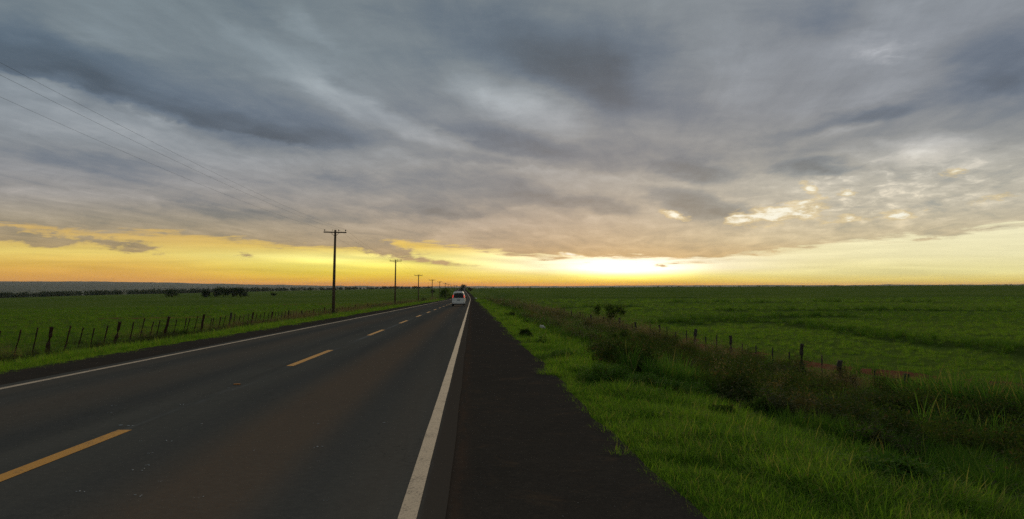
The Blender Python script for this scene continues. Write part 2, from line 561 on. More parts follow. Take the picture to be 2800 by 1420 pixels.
_zt = _sm(np.interp(_yt, _ys, _zs))
_xt = _sm(np.interp(_yt, _ys, _xs))


def road_z(y):
    return np.where(np.asarray(y) < 5900, np.interp(y, _yt, _zt), np.interp(y, _ys, _zs))


def road_x(y):
    return np.interp(y, _yt, _xt)


# dark strips in the right-hand field: old contour banks with rank grass (x, y, half width, strength)
BANKS = [
    ([(31, 30), (31.5, 46), (32, 57), (34, 72), (35, 90), (33, 105)], 1.5, 1.0),
    ([(26, 96), (32, 106), (41, 112), (50, 113)], 3.5, 0.8),
    ([(52, 150), (66, 146), (80, 142), (92, 140)], 4.0, 0.7),
    ([(18, 180), (30, 190), (38, 192)], 3.0, 0.7),
    ([(60, 235), (95, 230), (130, 224)], 5.0, 0.5),
    ([(45, 42), (50, 60), (60, 72), (72, 80)], 1.6, 0.5),
    ([(40, 330), (85, 322)], 6.0, 0.5),
]


def bank(x, y):
    out = np.zeros(np.broadcast(x, y).shape)
    wob = fbm(x, y, 9, 3, 41) * 1.2
    for pts, hw, st in BANKS:
        px = np.array([p[0] for p in pts], float)
        py = np.array([p[1] for p in pts], float)
        best = np.full(out.shape, 1e9)
        for i in range(len(pts) - 1):
            ax, ay, bx, by = px[i], py[i], px[i + 1], py[i + 1]
            t = np.clip(((x - ax) * (bx - ax) + (y - ay) * (by - ay)) / ((bx - ax) ** 2 + (by - ay) ** 2), 0, 1)
            best = np.minimum(best, np.hypot(x - ax - t * (bx - ax), y - ay - t * (by - ay)))
        out = np.maximum(out, st * sst(best + wob * hw * 0.6, hw * 1.8, hw * 0.3))
    return out


def ground_z(x, y):
    x = np.asarray(x, float)
    y = np.asarray(y, float)
    zr = road_z(y)
    u = x - road_x(y)
    a = np.abs(u)
    # left side
    cl = np.interp(a, [0, 9.3, 10.3, 12, 14, 16, 18.5, 25], [0, 0, -.10, -.34, -.62, -.85, -1.0, -1.08])
    cl = cl - 0.28 * sst(y, 45, 90) * sst(a, 11, 17)
    aa = np.minimum(a, 1500)
    fl = zr + cl - 0.012 * np.maximum(aa - 25, 0) - 4 * (np.minimum(aa, 1500) / 646.0) ** 2 * sst(a, 25, 80)
    # right side
    cr = np.interp(u, [0, 1.45, 2.6, 4, 6, 9, 12, 14, 17], [0, 0, -.10, -.35, -.85, -1.45, -1.80, -1.90, -1.9])
    fr0 = zr + cr
    zf = np.interp(y, [-100, 30, 100, 200, 300, 500, 900, 1300, 2000, 3500, 6000, 15000], [-1.2, -2.28, -3.0, -3.4, -3.3, -2.2, -0.45, -0.3, -2.0, -14, -25, -40])
    zf = zf + 0.0052 * np.clip(u - 20, 0, 2500)
    w = sst(u, 15, 24)
    fr = fr0 * (1 - w) + zf * w
    z = np.where(u < 0, fl, fr)
    off = sst(a, 9.3 if False else 10, 14)
    offr = np.where(u > 0, sst(u, 1.6, 5), sst(a, 9.4, 13))
    z = z + offr * (0.07 * fbm(x, y, 2.2, 3, 3) + 0.10 * fbm(x, y, 9, 2, 9) * sst(a, 12, 30)) + sst(a, 40, 300) * 0.5 * fbm(x, y, 180, 3, 5)
    z = z + 0.34 * bank(x, y)
    # only a bed under the tarmac, the road itself lies on top
    z = z - 0.10 * np.where(u > 0, sst(1.75 - u, 0.0, 0.5), sst(9.35 - a, 0.0, 0.5))
    return z


def spaced(lo, hi, d0, grow):
    out = [0.0]
    while out[-1] < hi:
        out.append(out[-1] + max(d0, out[-1] * grow))
    neg = [0.0]
    while neg[-1] > lo:
        neg.append(neg[-1] - max(d0, -neg[-1] * grow))
    return np.array(sorted(set(neg[1:] + out)))


gx = spaced(-14000, 14000, 0.6, 0.035)
gy = np.concatenate([np.linspace(-300, -6, 30), np.arange(-5, 60, 0.7), 60 + spaced(0, 15500, 1.2, 0.022)[spaced(0, 15500, 1.2, 0.022) >= 0]])
gx = np.unique(np.concatenate([gx, np.arange(-22, -9, 0.35), np.arange(1.2, 36, 0.4)]))
GX, GY = np.meshgrid(gx, gy)
GZ = ground_z(GX, GY)
nx, ny = len(gx), len(gy)
ii, jj = np.meshgrid(np.arange(nx - 1), np.arange(ny - 1))
v0 = (jj * nx + ii).ravel()
ground_faces = np.stack([v0, v0 + 1, v0 + nx + 1, v0 + nx], 1)


def dirt_mask(x, y):
    u = x - road_x(y)
    uc = np.interp(y, [22, 29, 32, 39, 60], [21.5, 20.2, 19.2, 16.2, 15.9])
    d = sst(np.abs(u - uc), 1.75, 1.15) * sst(y, 18, 24) * sst(y, 76, 56)
    d = d * sst(fbm(x, y, 2.6, 3, 77), -0.15, 0.25)
    # reddish tracks in the left-hand field
    yl = 118 + 0.16 * (-x - 66) + 4 * fbm(x, y, 30, 2, 12)
    dl = sst(np.abs(y - yl), 6.0, 2.5) * sst(-x, 26, 40) * sst(-x, 118, 80) * sst(fbm(x, y, 14, 2, 19), -0.6, 0.1)
    y2 = 300 + 0.5 * (-x - 60)
    d2 = sst(np.abs(y - y2 - 10 * fbm(x, y, 40, 2, 3)), 9.0, 4.0) * sst(-x, 22, 34) * sst(-x, 90, 66)
    return np.clip(d + 0.75 * dl + 0.8 * d2, 0, 1)


# ground material
gm, q, b = mat('soil_and_grass', 1.0, 0.0)
pos = q.n('ShaderNodeNewGeometry').outputs['Position']
a_d = q.n('ShaderNodeAttribute', attribute_name='dirt').outputs['Fac']
a_b = q.n('ShaderNodeAttribute', attribute_name='rank').outputs['Fac']
big = q.noise(pos, 0.012, 5, 0.55, 0.3)
mid = q.noise(q.vm('MULTIPLY', pos, (0.5, 1.0, 1.0)), 0.11, 6, 0.62, 0.4)
fine = q.noise(pos, 1.6, 6, 0.7)
fine2 = q.noise(pos, 7.0, 4, 0.7)
c = q.mixc(q.smooth(big, 0.35, 0.65), (0.105, 0.155, 0.022, 1), (0.150, 0.195, 0.028, 1))
c = q.mixc(q.smooth(mid, 0.42, 0.72, 0.0, 0.65), c, (0.062, 0.096, 0.017, 1))
c = q.mixc(q.smooth(fine, 0.40, 0.75, 0.0, 0.65), c, (0.062, 0.082, 0.019, 1))
c = q.mixc(q.smooth(fine2, 0.5, 0.8, 0.0, 0.5), c, (0.12, 0.175, 0.035, 1))
c = q.mixc(q.smooth(a_b, 0.1, 0.8, 0.0, 0.7), c, (0.035, 0.055, 0.012, 1))
soil = q.mixc(fine, (0.15, 0.055, 0.030, 1), (0.24, 0.095, 0.050, 1))
c = q.mixc(q.smooth(q.m('ADD', a_d, q.m('MULTIPLY', q.m('SUBTRACT', fine, 0.5), 0.7)), 0.3, 0.6), c, soil)
q.put(b.inputs['Base Color'], c)
bp = q.n('ShaderNodeBump')
bp.inputs['Strength'].default_value = 0.9
bp.inputs['Distance'].default_value = 0.25
q.put(bp.inputs['Height'], q.m('ADD', fine, q.m('MULTIPLY', fine2, 0.3)))
q.put(b.inputs['Normal'], bp.outputs[0])

ground = mesh_np('ground', np.stack([GX.ravel(), GY.ravel(), GZ.ravel()], 1), ground_faces, gm, smooth=True)
for nm, v in (('dirt', dirt_mask(GX, GY)), ('rank', bank(GX, GY))):
    at = ground.data.attributes.new(nm, 'FLOAT', 'POINT')
    at.data.foreach_set('value', v.ravel().astype(np.float32))
tag(ground, kind='structure')

# ------------------------------------------------------------------ road
yr = np.concatenate([np.arange(-60, 60, 1.0), np.arange(60, 420, 3.0), np.arange(420, 2600, 12.0)])


def strip(name, us, material, dz=0.0, ys=None, parent=None, thick=0.0, edge=0.0):
    ys = yr if ys is None else ys
    U = np.array(us)
    Y, UU = np.meshgrid(ys, U, indexing='ij')
    # the edge of the tarmac is not quite straight
    if edge:
        UU = UU.copy()
        UU[:, 0] += edge * fbm(Y[:, 0], Y[:, 0] * 0 + U[0], 1.7, 4, 60)
        UU[:, -1] += edge * fbm(Y[:, -1], Y[:, -1] * 0 + U[-1], 1.7, 4, 61)
    X = UU + road_x(Y)
    Z = road_z(Y) + dz + 0.0 * X
    n = len(U)
    i2, j2 = np.meshgrid(np.arange(n - 1), np.arange(len(ys) - 1))
    w0 = (j2 * n + i2).ravel()
    f = np.stack([w0, w0 + 1, w0 + n + 1, w0 + n], 1)
    return mesh_np(name, np.stack([X.ravel(), Y.ravel(), Z.ravel()], 1), f, material, parent, smooth=True)


# asphalt: wheel tracks run along the lanes, the strip between them is browner with dust
rm, q, b = mat('asphalt', 0.9, 0.0)
pos = q.n('ShaderNodeNewGeometry').outputs['Position']
px_, py_, pz_ = q.sep(pos)
lane = q.n('ShaderNodeTexWave')
long_n = q.noise(q.vm('MULTIPLY', pos, (1.4, 0.06, 1.0)), 1.0, 6, 0.6, 0.4)
lon2 = q.noise(q.vm('MULTIPLY', pos, (0.5, 0.03, 1.0)), 1.0, 4, 0.5, 0.2)
grit = q.noise(pos, 55.0, 4, 0.75)
grit2 = q.noise(pos, 14.0, 5, 0.7)
patch = q.noise(pos, 0.5, 5, 0.55)
rm.node_tree.nodes.remove(lane)


def hump(x, c0, w):
    return q.m('EXPONENT', q.m('MULTIPLY', q.m('POWER', q.m('DIVIDE', q.m('SUBTRACT', x, c0), w), 2.0), -1.0))


dust = None
for c0, w, s in ((-2.08, 0.62, 1.5), (-5.9, 0.7, 0.6), (-0.75, 0.35, 0.35), (-7.3, 0.3, 0.4)):
    h_ = q.m('MULTIPLY', hump(px_, c0, w), s)
    dust = h_ if dust is None else q.m('ADD', dust, h_)
dust = q.m('MULTIPLY', dust, q.smooth(lon2, 0.25, 0.65, 0.35, 1.1))
c = q.mixc(q.smooth(long_n, 0.3, 0.7), (0.074, 0.071, 0.062, 1), (0.112, 0.103, 0.086, 1))
c = q.mixc(q.m('MULTIPLY', dust, 0.8, clamp=True), c, (0.150, 0.100, 0.066, 1))
c = q.mixc(q.smooth(patch, 0.45, 0.75, 0, 0.35), c, (0.105, 0.082, 0.064, 1))
edge_stain = q.smooth(px_, -0.40, -0.32)
# polished wheel tracks, a few sealed patches and hairline cracks
for c0 in (-1.25, -3.05, -4.85, -6.75):
    c = q.mixc(q.m('MULTIPLY', hump(px_, c0, 0.30), q.smooth(lon2, 0.3, 0.7, 0.25, 0.65)), c, (0.060, 0.061, 0.060, 1))
seal = q.smooth(q.noise(q.vm('MULTIPLY', pos, (0.9, 0.16, 1)), 1.0, 3, 0.4), 0.70, 0.73, 0.0, 0.5)
c = q.mixc(seal, c, (0.050, 0.046, 0.040, 1))
vor = q.n('ShaderNodeTexVoronoi', feature='DISTANCE_TO_EDGE')
q.put(vor.inputs['Vector'], q.vm('ADD', q.vm('MULTIPLY', pos, (0.55, 0.22, 1)), q.vm('MULTIPLY', q.noise(pos, 1.2, 5, 0.7, out=1), (0.5, 0.5, 0))))
crack = q.m('MULTIPLY', q.smooth(vor.outputs['Distance'], 0.012, 0.0), q.smooth(q.noise(pos, 0.22, 3, 0.5), 0.48, 0.58, 0.0, 0.8))
c = q.mixc(crack, c, (0.020, 0.018, 0.015, 1))
# the ghost of an older centre line, ground off
ghost = q.m('MULTIPLY', hump(px_, -3.86, 0.07), q.smooth(q.noise(q.vm('MULTIPLY', pos, (3, 0.25, 1)), 1.0, 5, 0.6), 0.38, 0.66))
c = q.mixc(q.m('MULTIPLY', ghost, 0.6, clamp=True), c, (0.26, 0.26, 0.25, 1))
c = q.mixc(q.smooth(grit, 0.30, 0.75, 0.0, 0.75), c, q.mixc(grit2, (0.034, 0.032, 0.028, 1), (0.200, 0.175, 0.140, 1)))
c = q.mixc(q.m('MULTIPLY', edge_stain, q.smooth(grit, 0.2, 0.8, 0.95, 0.7)), c, (0.078, 0.058, 0.043, 1))
q.put(b.inputs['Base Color'], c)
bp = q.n('ShaderNodeBump')
bp.inputs['Strength'].default_value = 0.55
bp.inputs['Distance'].default_value = 0.006
q.put(bp.inputs['Height'], grit)
q.put(b.inputs['Normal'], bp.outputs[0])
q.put(b.inputs['Roughness'], q.smooth(grit2, 0.2, 0.8, 0.62, 0.85))

# shoulders: coarser, darker, stained with red earth by the seam
sm_, q, b = mat('shoulder_tar', 1.0, 0.0)
pos = q.n('ShaderNodeNewGeometry').outputs['Position']
px_, py_, pz_ = q.sep(pos)
grit = q.noise(pos, 38.0, 5, 0.8)
grit2 = q.noise(pos, 9.0, 5, 0.7)
patch = q.noise(pos, 0.8, 6, 0.62, 0.4)
c = q.mixc(patch, (0.034, 0.029, 0.025, 1), (0.060, 0.048, 0.037, 1))
c = q.mixc(q.smooth(q.noise(pos, 1.9, 6, 0.7, 0.5), 0.52, 0.74, 0, 0.7), c, (0.105, 0.066, 0.040, 1))
seam = q.m('EXPONENT', q.m('MULTIPLY', q.m('POWER', q.m('DIVIDE', q.m('ADD', px_, 0.10), 0.075), 2.0), -1.0))
c = q.mixc(q.m('MULTIPLY', seam, q.smooth(q.noise(q.vm('MULTIPLY', pos, (6, 0.9, 1)), 1.0, 6, 0.7), 0.3, 0.6, 0.0, 0.7)), c, (0.085, 0.048, 0.030, 1))
c = q.mixc(q.smooth(grit, 0.34, 0.8, 0.0, 0.8), c, q.mixc(grit2, (0.010, 0.009, 0.008, 1), (0.150, 0.120, 0.090, 1)))
q.put(b.inputs['Base Color'], c)
bp = q.n('ShaderNodeBump')
bp.inputs['Strength'].default_value = 0.9
bp.inputs['Distance'].default_value = 0.012
q.put(bp.inputs['Height'], q.m('ADD', grit, grit2))
q.put(b.inputs['Normal'], bp.outputs[0])

road = strip('road', [-7.95, -6, -4, -2, -0.17], rm, 0.014, edge=0.012)
tag(road, kind='structure')
sr = strip('road_shoulder', [-0.35, 0.6, 1.3, 1.62], sm_, 0.004, edge=0.12)
tag(sr, kind='structure')
sl = strip('road_shoulder', [-9.45, -8.9, -7.8], sm_, 0.004, edge=0.12)
tag(sl, kind='structure')


def paint(name, colour, wear):
    m, q, b = mat(name, 0.75, 0.3)
    pos = q.n('ShaderNodeNewGeometry').outputs['Position']
    n1 = q.noise(pos, 45, 5, 0.75)
    n2 = q.noise(pos, 3.0, 6, 0.65, 0.5)
    c = q.mixc(n2, tuple(v * 0.72 for v in colour) + (1,), tuple(colour) + (1,))
    c = q.mixc(q.smooth(q.m('ADD', n1, q.m('MULTIPLY', n2, 0.5)), 0.98 - wear, 1.15 - wear, 0, 0.85), c, (0.07, 0.055, 0.045, 1))
    q.put(b.inputs['Base Color'], c)
    bp = q.n('ShaderNodeBump')
    bp.inputs['Strength'].default_value = 0.4
    bp.inputs['Distance'].default_value = 0.003
    q.put(bp.inputs['Height'], n1)
    q.put(b.inputs['Normal'], bp.outputs[0])
    return m


white = paint('white_road_paint', (0.76, 0.55, 0.355), 0.24)
yellow = paint('yellow_road_paint', (0.86, 0.37, 0.045), 0.22)
strip('edge_line', [-0.50, -0.37], white, 0.018, parent=road, edge=0.004)
strip('edge_line', [-7.70, -7.57], white, 0.018, parent=road, edge=0.004)
D0, PER, DL = 9.03 - 4.6, 13.25, 4.6
k = 0
for i in range(0, 26):
    y0 = 4.3 + i * 13.2
    yy = np.linspace(y0, y0 + 5.0, 5)
    strip('centre_dash', [-3.97, -3.81], yellow, 0.018, ys=yy, parent=road, edge=0.004)

HAZE = 3.2e-5
# ------------------------------------------------------------------ far hills
hm, q, b = mat('hill_cover', 0.95, 0.1)
pos = q.n('ShaderNodeNewGeometry').outputs['Position']
n1 = q.noise(q.vm('MULTIPLY', pos, (0.45, 1.0, 1.0)), 0.0016, 5, 0.6, 0.4)
n2 = q.noise(pos, 0.012, 6, 0.65)
c = q.mixc(q.smooth(n1, 0.44, 0.52), (0.045, 0.065, 0.03, 1), (0.075, 0.10, 0.045, 1))
c = q.mixc(q.smooth(n1, 0.58, 0.60, 0, 0.9), c, (0.022, 0.032, 0.018, 1))
c = q.mixc(q.smooth(n2, 0.45, 0.7, 0, 0.8), c, (0.020, 0.030, 0.015, 1))
q.put(b.inputs['Base Color'], c)
azs = np.radians(np.arange(-75, 75.01, 0.12))
rs = np.concatenate([np.geomspace(2300, 9000, 36), np.linspace(9200, 13000, 26)])
AZm, RR = np.meshgrid(azs, rs)
X, Y = RR * np.sin(AZm), RR * np.cos(AZm)
deg = np.degrees(AZm)


def hrow(d):
    """rows of the photograph reached at each distance, by compass direction"""
    left = sst(-d, 3, 30)
    return left


L = sst(-deg, 2, 28)
rows_r = np.array([2300, 3000, 5000, 8000, 11000, 12300])
rowsL = np.array([808, 803, 794, 781, 773.5, 774.5])
rowsC = np.array([800, 796, 792, 788.2, 783.2, 784.0])
rowsR = np.array([800, 796, 792, 787.5, 780.8, 781.5])
Rt = sst(deg, 5, 16)
row = np.interp(RR, rows_r, rowsL) * L + (1 - L) * (np.interp(RR, rows_r, rowsC) * (1 - Rt) + np.interp(RR, rows_r, rowsR) * Rt)
Z = EYE + (785 - row) / F * RR
Z += sst(RR, 3000, 9000) * (14 * fbm(X, Y, 2600, 4, 21) + 3.5 * fbm(X, Y, 420, 3, 22))
Z += sst(RR, 10000, 11000) * np.maximum(0, fbm(X, Y * 0.5, 130, 3, 33)) * 5
Z = np.where(RR > 11600, Z - (RR - 11600) * 0.06, Z)
nxh = len(azs)
ii, jj = np.meshgrid(np.arange(nxh - 1), np.arange(len(rs) - 1))
v0 = (jj * nxh + ii).ravel()
hills = mesh_np('hills', np.stack([X.ravel(), Y.ravel(), Z.ravel()], 1), np.stack([v0, v0 + 1, v0 + nxh + 1, v0 + nxh], 1), hm, smooth=True)
tag(hills, kind='structure')

# ------------------------------------------------------------------ foliage
def leaf_mat(name, c1, c2, trans=0.35, brown=None):
    m, q, b = mat(name, 0.9, 0.03)
    at = q.n('ShaderNodeAttribute', attribute_name='tone').outputs['Fac']
    pos = q.n('ShaderNodeNewGeometry').outputs['Position']
    n = q.noise(pos, 1.3, 4, 0.6)
    f = q.m('ADD', q.m('MULTIPLY', at, 0.7), q.m('MULTIPLY', n, 0.4), clamp=True)
    c = q.mixc(f, tuple(c1) + (1,), tuple(c2) + (1,))
    if brown:
        c = q.mixc(q.smooth(at, 0.82, 0.9, 0, 0.8), c, tuple(brown) + (1,))
    q.put(b.inputs['Base Color'], c)
    tr = q.n('ShaderNodeBsdfTranslucent')
    q.put(tr.inputs[0], q.mixc(1.0, c, (1.25, 1.35, 0.7, 1), 'MULTIPLY'))
    mx = q.n('ShaderNodeMixShader')
    mx.inputs[0].default_value = trans
    m.node_tree.links.new(b.outputs[0], mx.inputs[1])
    m.node_tree.links.new(tr.outputs[0], mx.inputs[2])
    m.node_tree.links.new(mx.outputs[0], m.node_tree.nodes['Material Output'].inputs[0])
    return m


dark_leaf = leaf_mat('dark_leaves', (0.018, 0.030, 0.010), (0.045, 0.070, 0.020), 0.2)
shrub_leaf = leaf_mat('shrub_leaves', (0.035, 0.065, 0.014), (0.090, 0.140, 0.028), 0.4, (0.09, 0.06, 0.03))
bark = flat_mat('bark', (0.075, 0.055, 0.040), 0.9, 0.1, var=0.4, scale=12)


def leaves_mesh(centres, size, rng, tall=1.0, flatten=0.0):
    """many small folded leaf faces round the given points; returns verts, faces, tone"""
    n = len(centres)
    d = rng.normal(size=(n, 3))
    d[:, 2] = np.abs(d[:, 2]) * (1 - flatten)
    d /= np.linalg.norm(d, axis=1, keepdims=True)
    t = np.cross(d, rng.normal(size=(n, 3)))
    t /= np.linalg.norm(t, axis=1, keepdims=True)
    s = size * rng.uniform(0.55, 1.3, (n, 1))
    bside = np.cross(t, d)
    p0 = centres
    p1 = centres + t * s * 0.5 + bside * s * 0.28
    p2 = centres + t * s * 1.1 - np.array([0, 0, 1]) * s * 0.2
    p3 = centres + t * s * 0.5 - bside * s * 0.28
    V = np.stack([p0, p1, p2, p3], 1).reshape(-1, 3)
    Fc = np.arange(n * 4).reshape(n, 4)
    tone = np.repeat(rng.uniform(0, 1, n), 4)
    return V, Fc, tone


def set_tone(o, tone):
    at = o.data.attributes.new('tone', 'FLOAT', 'POINT')
    at.data.foreach_set('value', np.asarray(tone, dtype=np.float32))


def crown_points(rng, n, lobes):
    """points near the surface of several lobes (x, y, z, rx, ry, rz)"""
    out = []
    wts = np.array([l[3] * l[5] for l in lobes])
    cnt = np.maximum(1, (n * wts / wts.sum()).astype(int))
    for l, k_ in zip(lobes, cnt):
        d = rng.normal(size=(k_, 3))
        d /= np.linalg.norm(d, axis=1, keepdims=True)
        r = rng.uniform(0.25, 1.35, (k_, 1)) ** 0.75 * (1 + 0.35 * np.sin(5 * d[:, :1] + l[0] * 9) * np.cos(4 * d[:, 1:2]))
        out.append(np.array(l[:3]) + d * r * np.array(l[3:]))
    return np.concatenate(out)


def tree(name, x, y, h, w, label, cat='tree', lobes=9, leaves=900, leaf=None, mat_=None, group=None, trunk_r=None, clear=0.2, seed=0, sink=0.1, droop=0.0, given=None):
    rng = np.random.default_rng(seed + 100)
    z = float(ground_z(x, y)) - sink
    root = empty(name, (x, y, z))
    tag(root, label, cat, group)
    tr = trunk_r or h * 0.03
    bm = bmesh.new()
    lb = []
    for i in range(lobes):
        a = rng.uniform(0, 2 * math.pi)
        rr = w * 0.5 * math.sqrt(rng.uniform(0.02, 1)) * 0.72
        zc = h * (clear + (1 - clear) * rng.uniform(0.25, 0.85)) * (1 - 0.25 * (rr / (w * 0.5)) ** 2)
        s = w * rng.uniform(0.15, 0.27)
        lb.append((rr * math.cos(a), rr * math.sin(a), zc, s, s, min(s * rng.uniform(0.6, 0.95), h * (1 - clear) * 0.4)))
    if given:
        lb = [(a_ * w, b_ * w, c_ * h, d_ * w, e_ * w, f_ * h) for a_, b_, c_, d_, e_, f_ in given]
    tube(bm, [(0, 0, -0.2), (0.02 * h, 0, h * clear), (0.0, 0.02 * h, h * 0.6)], [tr, tr * 0.75, tr * 0.35], 7)
    for l in lb:
        tube(bm, [(0.01 * h, 0, h * clear * rng.uniform(0.6, 1.1)), (l[0] * 0.5, l[1] * 0.5, (h * clear + l[2]) * 0.5), (l[0], l[1], l[2])], [tr * 0.45, tr * 0.3, tr * 0.1], 5)
    bm_obj('trunk', bm, bark, root, True)
    pts = crown_points(rng, leaves, lb)
    if droop:
        k_ = int(leaves * 0.35)
        base = pts[rng.integers(0, len(pts), k_)]
        pts = np.concatenate([pts, base - np.array([0, 0, 1]) * rng.uniform(0, droop, (k_, 1))])
    V, Fc, tone = leaves_mesh(pts, leaf or h * 0.09, rng)
    o = mesh_np('crown', V, Fc, mat_ or dark_leaf, root)
    set_tone(o, tone)
    return root


def world_at(px, dist):
    """x of something seen at column px of the photograph at the given distance along the road"""
    d = pix_dir(px, 785)
    return d.x / d.y * dist


# woods along the far edge of the left-hand field: hundreds of crowns that read as one dark belt
rng = np.random.default_rng(5)
belt = [(-260, 960, 1.0), (0, 1100, 1.0), (200, 1220, 1.0), (400, 1400, 1.1), (600, 1560, 1.1), (800, 1800, 1.1), (1000, 2000, 0.9), (1180, 2200, 0.8)]
cen, tn, sizes = [], [], []
n_tr = 620
for i in range(n_tr):
    t = rng.uniform(0, 1) ** 0.9
    px = -260 + t * 1440
    D = np.interp(px, [b_[0] for b_ in belt], [b_[1] for b_ in belt])
    hh = rng.uniform(4.5, 8.5) * np.interp(px, [b_[0] for b_ in belt], [b_[2] for b_ in belt])
    if px > 880 and rng.uniform() < 0.35:
        hh *= 0.45
    D2 = D + rng.uniform(0, 110)
    x = world_at(px, D2)
    z = float(ground_z(x, D2))
    w = hh * rng.uniform(0.7, 1.3)
    k_ = 46
    d = rng.normal(size=(k_, 3))
    d /= np.linalg.norm(d, axis=1, keepdims=True)
    p = np.array([x, D2, z + hh * 0.5]) + d * np.array([w * 0.55, w * 0.55, hh * 0.52]) * rng.uniform(0.6, 1.0, (k_, 1))
    cen.append(p)
wood_pts = np.concatenate(cen)
V, Fc, tone = leaves_mesh(wood_pts, 2.4, rng)
o = mesh_np('distant_woods', V, Fc, dark_leaf)
set_tone(o, tone)
tag(o, 'long dark belt of woods along the far edge of the left field', 'woods', kind='stuff')

# small far-off clumps on the skyline: scattered crowns beyond the fields
cen = []
for i in range(150):
    px = rng.uniform(1150, 2900) if i % 3 else rng.uniform(1900, 2600)
    D = rng.uniform(1500, 2300)
    hh = rng.uniform(1.5, 4.0)
    x = world_at(px, D)
    z = float(ground_z(x, D))
    d = rng.normal(size=(18, 3))
    d /= np.linalg.norm(d, axis=1, keepdims=True)
    cen.append(np.array([x, D, z + hh * 0.35]) + d * np.array([hh * 1.2, hh, hh * 0.5]) * rng.uniform(0.5, 1.0, (18, 1)))
V, Fc, tone = leaves_mesh(np.concatenate(cen), 1.8, rng)
o = mesh_np('distant_scrub', V, Fc, dark_leaf)
set_tone(o, tone)
tag(o, 'thin line of low scrub along the skyline of the right field', 'scrub', kind='stuff')

# trees that stand out in the left field (px column, distance, height, width)
CL = 'clump of dark trees in the left field'
tree('field_tree', world_at(470, 640), 640, 6.4, 12.5, 'dark bushy tree standing alone left of the tree clump', leaves=900, leaf=0.9, seed=1, clear=0.05)
for k_, (px, D, h, w, lab) in enumerate([
        (566, 600, 5.8, 8, 'low leftmost tree at the edge of the dark field clump'),
        (590, 615, 7.0, 10, 'second tree from the left in the dark field clump'),
        (612, 605, 6.8, 10, 'middle tree of the dark clump, crown level with its neighbours'),
        (636, 610, 6.6, 9, 'tree just left of the tall rounded one in the dark clump'),
        (657, 590, 7.9, 9.5, 'tallest rounded tree at the right end of the dark clump')]):
    tree('field_tree', world_at(px, D), D, h, w, lab, leaves=1000, leaf=0.9, group=CL, seed=10 + k_, clear=0.06)
tree('field_tree', world_at(748, 600), 600, 3.2, 4.6, 'small round tree alone in the field left of the nearest pole', leaves=500, leaf=0.5, seed=30, clear=0.2)

# bushes by the road ahead
tree('roadside_bush', world_at(1219, 330), 330, 4.6, 6.6, 'big grey-green bush on the left verge beyond the white van', 'bush', leaves=1500, leaf=0.42, mat_=shrub_leaf, seed=40, clear=0.03)
tree('roadside_bush', world_at(1157, 245), 245, 1.9, 2.0, 'small dark bush on the verge right of the third pole', 'bush', leaves=500, leaf=0.25, seed=41, clear=0.03)
tree('roadside_tree', world_at(1262, 760), 760, 3.6, 5.0, 'low dark tree left of the road just above the van roof', leaves=400, leaf=0.7, seed=42, clear=0.05)
tree('roadside_tree', world_at(1287, 700), 700, 5.0, 4.6, 'dark tree close to the right edge of the road on the far rise', leaves=500, leaf=0.6, seed=43, clear=0.05)
tree('roadside_tree', world_at(1266, 1650), 1650, 6.5, 14, 'broad tree on the skyline where the road disappears', leaves=500, leaf=1.6, seed=44, clear=0.05)
tree('roadside_tree', world_at(1183, 620), 620, 4.2, 3.6, 'small dark tree behind the fourth pole', leaves=300, leaf=0.6, seed=45, clear=0.1)

# ------------------------------------------------------------------ evening haze over the plain
zm, q, b = mat('haze_air')
zm.node_tree.nodes.remove(b)
pv = q.n('ShaderNodeVolumePrincipled')
pv.inputs['Color'].default_value = (0.80, 0.86, 0.97, 1)
pv.inputs['Density'].default_value = HAZE
pv.inputs['Anisotropy'].default_value = 0.2
zm.node_tree.links.new(pv.outputs[0], zm.node_tree.nodes['Material Output'].inputs['Volume'])
bm = bmesh.new()
ztop = max(v.co.z for v in hills.data.vertices) + 4
box(bm, (0, 7350, (ztop - 60) / 2), (29500, 16500, ztop + 60))
print('haze top', ztop, 'lowest', min(v.co.z for v in ground.data.vertices), min(v.co.z for v in hills.data.vertices))
hz = bm_obj('haze', bm, zm)
tag(hz, kind='stuff')

# ------------------------------------------------------------------ utility poles and their lines
wood = flat_mat('weathered_wood', (0.13, 0.085, 0.055), 0.9, 0.1, var=0.45, scale=9)
post_wood = flat_mat('post_wood', (0.070, 0.036, 0.024), 0.95, 0.1, var=0.5, scale=14)
grey_wood = flat_mat('grey_post_wood', (0.075, 0.060, 0.046), 0.95, 0.1, var=0.45, scale=14)
glass_dark = flat_mat('glazed_insulator', (0.035, 0.022, 0.018), 0.3, 0.5)
steel = flat_mat('galvanised_wire', (0.07, 0.065, 0.06), 0.9, 0.0)
cable_m = flat_mat('weathered_cable', (0.17, 0.16, 0.15), 1.0, 0.0)


